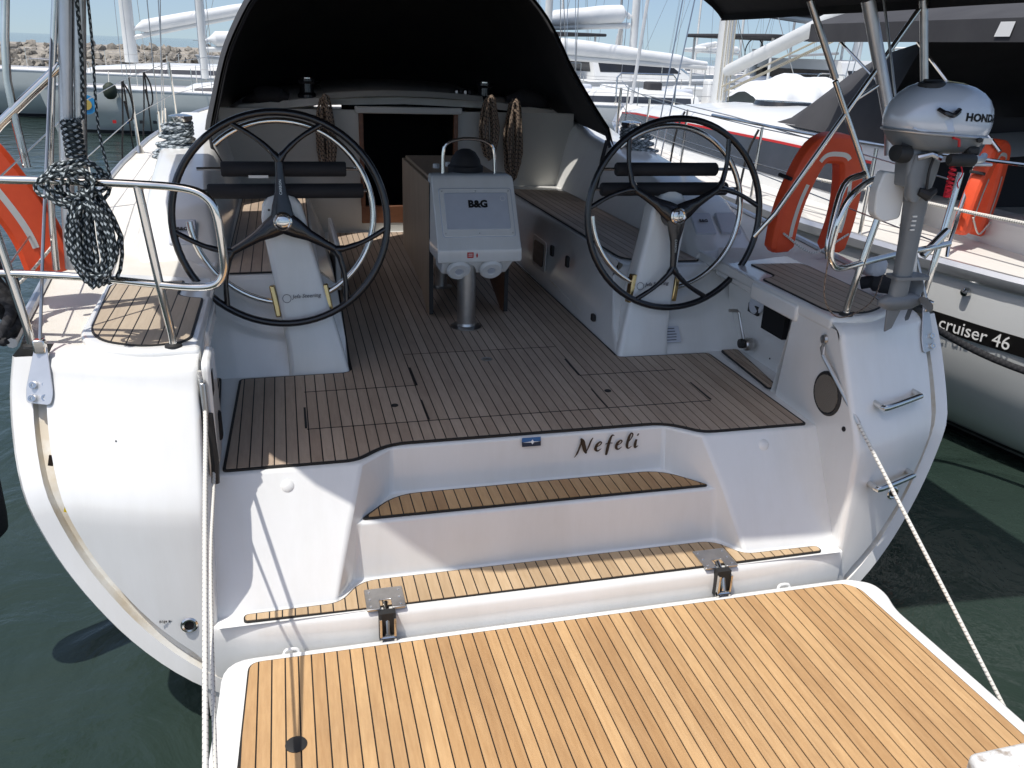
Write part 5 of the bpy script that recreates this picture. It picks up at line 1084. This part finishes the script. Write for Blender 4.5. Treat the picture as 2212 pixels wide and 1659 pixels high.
m = MB().grid(br); m.grid([br[0], [p+V(0.0, 0, -0.13) for p in br[0]]]); m.grid([br[-1], [p+V(0, 0, -0.10) for p in br[-1]]]); m.grid([[r[-1] for r in br], [r[-1]-V(0, 0, 0.12) for r in br]]); m.grid([[r[0] for r in br], [r[0]-V(0, 0, 0.12) for r in br]])
bim = m.build('bimini_canopy', 'canvas_grey', nb, smooth=50)
MB().quad((3.142, 1.95, 2.62), (3.142, 1.83, 2.62), (3.142, 1.81, 2.70), (3.142, 1.92, 2.70)).build('canopy_label', 'label_white', nb)
MB().box((5.0, 3.5, 1.7), (2.6, 0.06, 0.75)).build('cabin_bulkhead', 'cover_charcoal', nb)
MB().box((6.7, 2.0, 1.9), (0.05, 3.2, 1.2)).build('side_curtain', 'cover_charcoal', nb)
MB().prism(fillet([(3.75, 0.6), (4.05, 0.6), (4.05, 3.4), (3.75, 3.4)], 0.05), 1.27, 1.50).build('coaming', 'hull_white', nb, bevel=0.03)
for pts in ([(3.22, 2.02, 1.28), (3.24, 2.05, 1.36), (3.50, 2.25, 1.90)], [(3.62, 0.7, 1.27), (3.60, 0.72, 1.9)], [(3.04, 2.7, 1.29), (3.05, 2.7, 1.9)]): MB().tube(pts, 0.014, 8).build('rail_post', 'stainless', nb)
MB().tube([(3.70, 0.5, 1.92), (3.50, 1.2, 1.92), (3.42, 2.0, 1.90), (3.30, 2.6, 1.90), (3.05, 3.6, 1.92), (2.95, 5, 1.95)], 0.013, 8, smooth=3).build('upper_rail', 'stainless', nb)
MB().tube([(3.68, 0.5, 1.58), (3.48, 1.2, 1.58), (3.36, 2.0, 1.57), (3.25, 2.6, 1.58), (3.02, 3.6, 1.60)], 0.012, 8, smooth=3).build('lower_rail', 'rope_white', nb)
for pts, r in (([(3.3, 1.9, 2.66), (3.55, 1.6, 2.28), (3.6, 1.55, 1.9)], 0.014), ([(3.3, 2.9, 2.66), (3.52, 2.1, 1.95)], 0.012), ([(3.3, 0.9, 2.66), (3.55, 1.5, 2.28)], 0.014), ([(3.3, 0.4, 2.5), (3.55, 1.48, 2.22)], 0.014), ([(3.2, 3.6, 2.62), (3.30, 2.9, 2.2)], 0.010)): MB().tube(pts, r, 8).build('bimini_tube', 'stainless', nb)
for y in (4.1, 5.6, 7.0, 8.5):
    x, z = gw(y); MB().tube([(x+0.06, y, z), (x+0.08, y, z+0.6)], 0.0125, 8).build('stanchion', 'stainless', nb)
for h in (0.3, 0.59): MB().tube([V(gw(y)[0]+0.07, y, gw(y)[1]+h) for y in (3.2, 4.1, 5.6, 7.0, 8.5, 10)], 0.005, 5).build('lifeline', 'stainless_dull', nb)
for y in (4.1, 5.6): 
    x, z = gw(y); MB().tube([(x+0.05, y, z+0.58), (x-0.01, y+0.02, z+0.4), (x-0.03, y+0.05, z+0.1), (x-0.05, y+0.06, z-0.3)], 0.010, 6, smooth=3).build('fender_lanyard', 'rope_black', nb)
MB().ring_loft([[V(5.02+0.10*math.cos(t*math.pi/6), 8.9+0.14*math.sin(t*math.pi/6), z) for t in range(12)] for z in (1.86, 16)]).build('mast', 'mast_white', nb)
bo = MB().tube([(5.03, 8.75, 2.28), (5.20, 6.2, 3.05), (5.25, 5.2, 3.35)], 0.085, 12).build('boom', 'mast_white', nb)
for i, (dx, dz) in enumerate(((-0.09, -0.10), (-0.05, -0.16), (0.05, -0.13))): MB().tube([(5.03+dx, 8.7, 2.18+dz), (5.25+dx, 5.2, 3.24+dz)], 0.012, 5).build('reefing_line', 'rope_beige', bo)
for i in range(4): MB().tube([(4.93+0.03*i, 8.78-0.05*i, 1.9), (4.95+0.03*i, 8.8, 6.0)], 0.007, 5).build('halyard', 'rope_beige', nb)
MB().ring_loft([superell(5.0, 7.2, z, a, b, 16) for z, a, b in ((1.93, .32, .36), (1.98, .30, .34), (1.985, .1, .1))]).build('deck_hatch', 'smoked', nb)
MB().tube([(5.0, 12.1, 1.65), (5.0, 9.05, 15.5)], 0.032, 8).build('furled_headsail', 'sail_cover_white', nb)
MB().tube([(3.05, 6.3, 1.40), (3.75, 6.9, 4.5), (4.9, 8.8, 12)], 0.008, 5).build('shroud', 'stainless_dull', nb)
MB().tube([(3.1, 6.6, 1.40), (3.7, 7.2, 4.5), (4.9, 8.9, 14)], 0.008, 5).build('shroud', 'stainless_dull', nb)
horseshoe('horseshoe_buoy', (3.60, 2.25, 1.68), (R(4), R(8), R(30)), 'sunlit orange horseshoe lifebuoy on the neighbouring yacht behind the outboard motor', True, w=0.23, h=0.58)
rope('black_warp', [(1.86, 0.66, 1.48), (2.0, 0.9, 1.42), (2.3, 1.2, 1.22), (2.7, 1.45, 1.02), (3.02, 1.25, 0.86), (3.3, 0.7, 0.80), (3.5, 0.2, 0.78)], 0.022, 'rope_black', 'thick black warp hanging along the neighbouring hull below its stripe', 'rope')
# ---- broadside yachts to port
def fwd(x0, y0, x1, y1): return math.degrees(math.atan2(x1-x0, y1-y0))
y1o, P1, sh1 = bg_yacht('moored_yacht', (6.0, 24.2), -92.5, 13.2, 3.9, 1.02, 'pale grey hulled yacht lying broadside to port, nearer of two, dark fenders', 'hull_grey', 0.678, 14, lift=0.2, windows=True)
y2o, P2_, sh2 = bg_yacht('moored_yacht', (7.0, 29.5), -91, 19.5, 4.6, 1.24, 'larger pale grey yacht behind with a dark window band and thick mast', 'hull_grey', 0.646, 20, lift=1.5, windows=True, mw=2.0)
em = MB().lathe([(0.0, 0.0), (0.24, 0.0), (0.24, 0.012), (0.15, 0.014), (0.0, 0.014)], (-5.80, 22.44, 0.78), (0, -1, 0), 28).build('round_emblem', mat('emblem_blue', (0.04, 0.28, 0.55), 0.4), y1o)
MB().lathe([(0, 0), (0.13, 0), (0.13, 0.01), (0, 0.01)], (-5.80, 22.42, 0.78), (0, -1, 0), 20).build('emblem_disc', mat('emblem_ochre', (0.55, 0.40, 0.10), 0.5), em)
for i in range(9): MB().box((-5.2+0.33*i, 22.52, 0.36), (0.09, 0.02, 0.08)).build('hull_flag', ('red', 'logo_blue', 'ink', 'antifoul')[i % 4], y1o)
fd = thing('ball_fender', (-5.2, 22.55, 0.98), 'dark green ball fender hanging at the grey yacht\'s deck edge', 'fender')
MB().lathe([(0, 0), (0.08, 0.01), (0.15, 0.08), (0.17, 0.18), (0.16, 0.32), (0.10, 0.38), (0.03, 0.42), (0, 0.42)], (-5.2, 22.45, 0.92), seg=20, cap=False).build('body', mat('fender_green', (0.02, 0.03, 0.018), 0.7), fd, smooth=50)
MB().tube([(-5.2, 22.45, 1.33), (-5.2, 22.6, 1.6)], 0.012, 6).build('lanyard', 'rope_white', fd)
for k, (x, y, L_, col, lab) in enumerate(((3.6, 20.5, 0, 'hull_white', ''),)): pass
bg_yacht('moored_yacht', (12.0, 46), -85, 15, 4.2, 1.6, 'white yacht far to port behind the grey ones, boom raised', 'hull_white', 0.6, 17, lift=1.6)
bg_yacht('moored_yacht', (13.0, 54), -80, 15, 4.2, 1.7, 'farthest white yacht to port with a dark sail cover', 'hull_white', 0.55, 18, cover='cover_charcoal')
# ---- catamarans to starboard
def catamaran(name, c, heading, L, B, label, boom_cover='sail_cover_white', mast_h=18, lift=0.5, mast_m='mast_white'):
    h = R(heading); d = V(math.sin(h), math.cos(h), 0); q = V(math.cos(h), -math.sin(h), 0); s0 = V(*c, 0)
    P = lambda u, v, z: s0+d*u+q*v+V(0, 0, z)
    o = thing(name, c+(0,), label, 'catamaran', 'catamarans moored to starboard')
    for sd in (-1, 1):
        rg = []
        for t, w in ((0, .75), (.1, .95), (.4, 1), (.7, .85), (.92, .35), (1, .02)):
            b = 0.95*w; z = 1.45+0.25*t
            rg.append([P((t-.5)*L, sd*B*0.38-b, z), P((t-.5)*L, sd*B*0.38-b, z*.5), P((t-.5)*L, sd*B*0.38-b*.6, -.1), P((t-.5)*L, sd*B*0.38+b*.6, -.1), P((t-.5)*L, sd*B*0.38+b, z*.5), P((t-.5)*L, sd*B*0.38+b, z)])
        MB().ring_loft(rg, closed=True).build('hull', 'hull_white', o, smooth=40)
        MB().grid([[P((t-.5)*L, sd*(B*0.38+0.955), 1.02), P((t-.5)*L, sd*(B*0.38+0.955), 1.25)] for t in (.25, .35, .45, .55, .62)]).build('hull_window', 'smoked', o)
    MB().prism([(-0.46*L, -B*.36), (0.18*L, -B*.36), (0.18*L, B*.36), (-0.46*L, B*.36)], 1.0, 1.55, lambda p: P(p.x, p.y, p.z)).build('bridge_deck', 'hull_white', o, bevel=0.05)
    cab = [[P(u, v, z) for u, v in ((-0.22*L, -w), (e, -w), (e+0.06*L, -w*.6), (e+0.06*L, w*.6), (e, w), (-0.22*L, w))] for z, w, e in ((1.5, B*.36, .12*L), (1.75, B*.355, .11*L), (2.25, B*.32, .05*L), (2.42, B*.31, .04*L), (2.5, B*.28, .02*L))]
    MB().ring_loft(cab).build('deckhouse', 'hull_white', o, smooth=40)
    for i in range(6):
        a0, a1 = cab[1][i], cab[1][(i+1) % 6]; b0, b1 = cab[2][i], cab[2][(i+1) % 6]; nn = ((a1-a0).cross(b0-a0)).normalized()*0.012
        if nn.dot((a0+a1)/2-P(0, 0, 1.75)) < 0: nn = -nn
        f = lambda s_, t: (a0+(a1-a0)*s_)*(1-t)+(b0+(b1-b0)*s_)*t+nn
        MB().quad(f(.06, .12), f(.94, .12), f(.94, .9), f(.06, .9)).build('saloon_window', 'smoked', o)
    MB().prism(fillet([(-0.47*L, -B*.30), (-0.16*L, -B*.30), (-0.16*L, B*.30), (-0.47*L, B*.30)], 0.4), 3.02, 3.12, lambda p: P(p.x, p.y, p.z)).build('hard_top', 'hull_white' if lift > 0.6 else 'cover_charcoal', o, bevel=0.03)
    for u in (-0.44*L, -0.20*L):
        for v in (-B*.27, B*.27): MB().tube([P(u, v, 1.5), P(u, v, 3.05)], 0.04, 8).build('hard_top_post', 'mast_white', o)
    for v in (-B*.22,):
        MB().tube([P(-0.25*L, v+0.42*math.cos(t*math.pi/12), 2.65+0.42*math.sin(t*math.pi/12)) for t in range(24)], 0.02, 6, closed=True).build('helm_wheel', 'black_rubber', o)
        MB().tube([P(-0.245*L, v, 1.9), P(-0.245*L, v, 2.75)], 0.12, 8).build('helm_pedestal', 'hull_white', o)
    MB().box(P(-0.40*L, B*.1, 1.75), (0.8, 0.8, 0.45)).build('cockpit_seat', 'panel_grey', o, bevel=0.05)
    MB().ring_loft([[P(0.02*L+0.17*math.cos(t*math.pi/6), 0.11*math.sin(t*math.pi/6), z) for t in range(12)] for z in (2.45, 2.45+mast_h)]).build('mast', mast_m, o)
    bs, be = P(0.0, 0, 3.5), P(-0.42*L, 0, 3.5+lift); bo = MB().tube([bs, be], 0.11, 10).build('boom', mast_m, o)
    MB().tube([bs+V(0, 0, .3), bs+(be-bs)*.08+V(0, 0, .42), bs+(be-bs)*.5+V(0, 0, .34), be+V(0, 0, .16)], [0.1, 0.33, 0.30, 0.16], 12, smooth=4).build('sail_cover', boom_cover, bo)
    for v in (-B*.42, B*.42, 0): MB().tube([P(-0.15*L if v else .48*L, v, 1.6), P(0.02*L, 0, 2.45+mast_h*.95)], 0.014, 5).build('stay', 'stainless_dull', o)
    for sd in (-1, 1):
        MB().tube([P(-.46*L, sd*B*.46, 1.5), P(-.46*L, sd*B*.46, 2.1), P(-.3*L, sd*B*.47, 2.1), P(-.3*L, sd*B*.47, 1.5)], 0.016, 6).build('stern_rail', 'stainless', o)
    return o
bs_, PB, shB = bg_yacht('moored_yacht', (13.4, 20.2), -92, 12.8, 4.0, 1.18, 'white yacht lying broadside beyond the neighbour, plump white sail cover on its boom', 'hull_white', 0.60, 15, lift=-0.25)
for k, (x, z, w_, h_, m_) in enumerate(((6.6, 1.45, 0.5, 0.5, 'panel_grey'), (7.6, 1.5, 0.7, 0.4, 'hull_white'), (8.6, 1.5, 0.4, 0.6, 'cover_charcoal'), (9.4, 1.45, 0.8, 0.35, 'panel_grey'), (10.3, 1.5, 0.35, 0.8, 'hull_white'))):
    MB().box((x, 19.6+0.2*(k % 2), z), (w_, 0.4, h_)).build('deck_locker', m_, bs_, bevel=0.06, bseg=3)
MB().tube([(7.2, 18.6, 1.2), (7.2, 18.6, 1.9), (7.3, 18.6, 2.0), (8.7, 18.6, 2.0), (8.8, 18.6, 1.9), (8.8, 18.6, 1.2)], 0.025, 8).build('boarding_gate', 'stainless', bs_)
MB().lathe([(0.11, 0), (0.15, 0.02), (0.11, 0.04), (0.08, 0.02)], (6.0, 18.5, 1.75), (0, -1, 0), 20, cap=False).build('ring_buoy', 'orange', bs_)
catamaran('moored_catamaran', (12.5, 31.5), 80, 12.5, 6.6, 'white catamaran behind the broadside yacht, low white sail cover', lift=-0.3, mast_h=16)
catamaran('moored_catamaran', (17.5, 24.0), 76, 12.0, 6.4, 'catamaran with a charcoal hard top and a dark sail cover', 'cover_charcoal', lift=0.3)
catamaran('moored_catamaran', (31, 32), 70, 13, 7.0, 'third catamaran to starboard, farthest right with white boom cover', lift=0.7)
bg_yacht('moored_yacht', (9.9, 5.5), 8, 10.8, 3.7, 1.32, 'white yacht two berths to starboard with white sail cover', 'hull_white', 0.6, 15, lift=0.1)
bg_yacht('moored_yacht', (5.0, 30), 30, 12, 4.0, 1.45, 'distant white yacht behind the catamarans, bare grey mast', 'hull_white', 0.6, 16, cover=None, mast_m='mast_grey')
bg_yacht('moored_yacht', (20, 48), 70, 14, 4.2, 1.5, 'far white yacht among the starboard masts', 'hull_white', 0.6, 17)
for k, (x, y, hd_, L_, mh, cvr, lab) in enumerate((
        (16.0, 62, -75, 14, 19, 'sail_cover_white', 'white yacht in the far row, tall white mast among the port masts'), (8.5, 39, -86, 13, 17, 'sail_cover_white', 'white yacht directly behind the larger grey one'),
        (10.5, 44, 40, 13, 18, 'cover_charcoal', 'white yacht beyond the catamarans with charcoal sail cover'), (15.5, 40, 20, 13, 16, 'sail_cover_white', 'white yacht beyond the second catamaran, stern rail showing'),
        (24.0, 44, 10, 14, 18, 'sail_cover_white', 'white yacht in the far starboard row, tall pale mast'), (30.0, 40, 0, 14, 17, None, 'white yacht at the far right of the back row'))):
    bg_yacht('moored_yacht', (x, y), hd_, L_, 4.1, 1.5, lab, 'hull_white', 0.6, mh, cover=cvr, lift=(0.2, 1.2, 0.0, 0.9, 0.4, 0.1)[k], mast_m=('mast_white', 'mast_grey')[k % 2])
tp = MB()
rows = []; rnd = random.Random(9)
for i in range(25):
    u = i/24; row = []
    for k in range(15):
        v = k/14; hgt = math.sin(v*math.pi)**0.5*(0.30+0.32*math.sin(u*math.pi)**0.6)
        fold = 0.03*math.sin(u*17+2.0*math.sin(v*5))*math.sin(v*math.pi)+rnd.uniform(-.006, .006)
        row.append(V(6.7+2.1*u, 10.6+1.5*v+0.06*math.sin(u*23), 1.60+hgt+fold))
    rows.append(row)
tag(MB().grid(rows).build('dinghy_cover', 'sail_cover_white', None, smooth=40), 'crumpled white tarpaulin over a tender on the second yacht', 'tarpaulin')
# ---- breakwater and far shore
mat('rock', (0.36, 0.33, 0.28), 0.9, col2=(0.22, 0.20, 0.17), nscale=4, bump=0.6, bscale=8, rand=0.35)
rnd = random.Random(4)
bw = tag(MB().ring_loft([[V(x, 66, -0.3), V(x, 70, 1.5), V(x, 73, 1.8), V(x, 80, -0.3)] for x in (-140, 4)], closed=False).build('breakwater', 'rock', smooth=0), kind='structure')
rk = []
for k in range(5):
    m = MB(); m.lathe([(0.0, -0.55), (0.75, -0.45), (1.0, 0.0), (0.7, 0.45), (0.0, 0.6)], seg=7, cap=False)
    m.v = [(x*rnd.uniform(.7, 1.2), y*rnd.uniform(.7, 1.2), z*rnd.uniform(.7, 1.2)) for x, y, z in m.v]
    me = m.mesh('stone', smooth=0); me.materials.append(MATS['rock']); rk.append(me)
for i in range(290):
    x = rnd.uniform(-26, -5); t = rnd.random()**0.7
    o = bpy.data.objects.new('stone', rnd.choice(rk)); COL.objects.link(o); o.parent = bw
    o.location = (x, 66+5.0*t+rnd.uniform(-.3, .3), 0.1+1.55*t); s_ = rnd.uniform(0.22, 0.55); o.scale = (s_, s_, s_*0.8); o.rotation_euler = (rnd.uniform(0, 6), rnd.uniform(0, 6), rnd.uniform(0, 6))
rows = []
for i in range(22):
    x = -4200+i*110; hgt = 42+30*math.sin(i*0.33)+18*math.sin(i*0.9+1)+10*math.sin(i*2.3)
    rows.append([V(x, 5200, -3), V(x, 5350, max(8, hgt*0.6)), V(x, 5600, max(14, hgt)), V(x, 6200, -3)])
tag(MB().grid(rows).build('hills', mat('far_hill_haze', (0.10, 0.13, 0.19), 0.95, col2=(0.12, 0.15, 0.20), nscale=0.01), smooth=60), kind='structure')  # distance haze is put into the slate blue hill colour
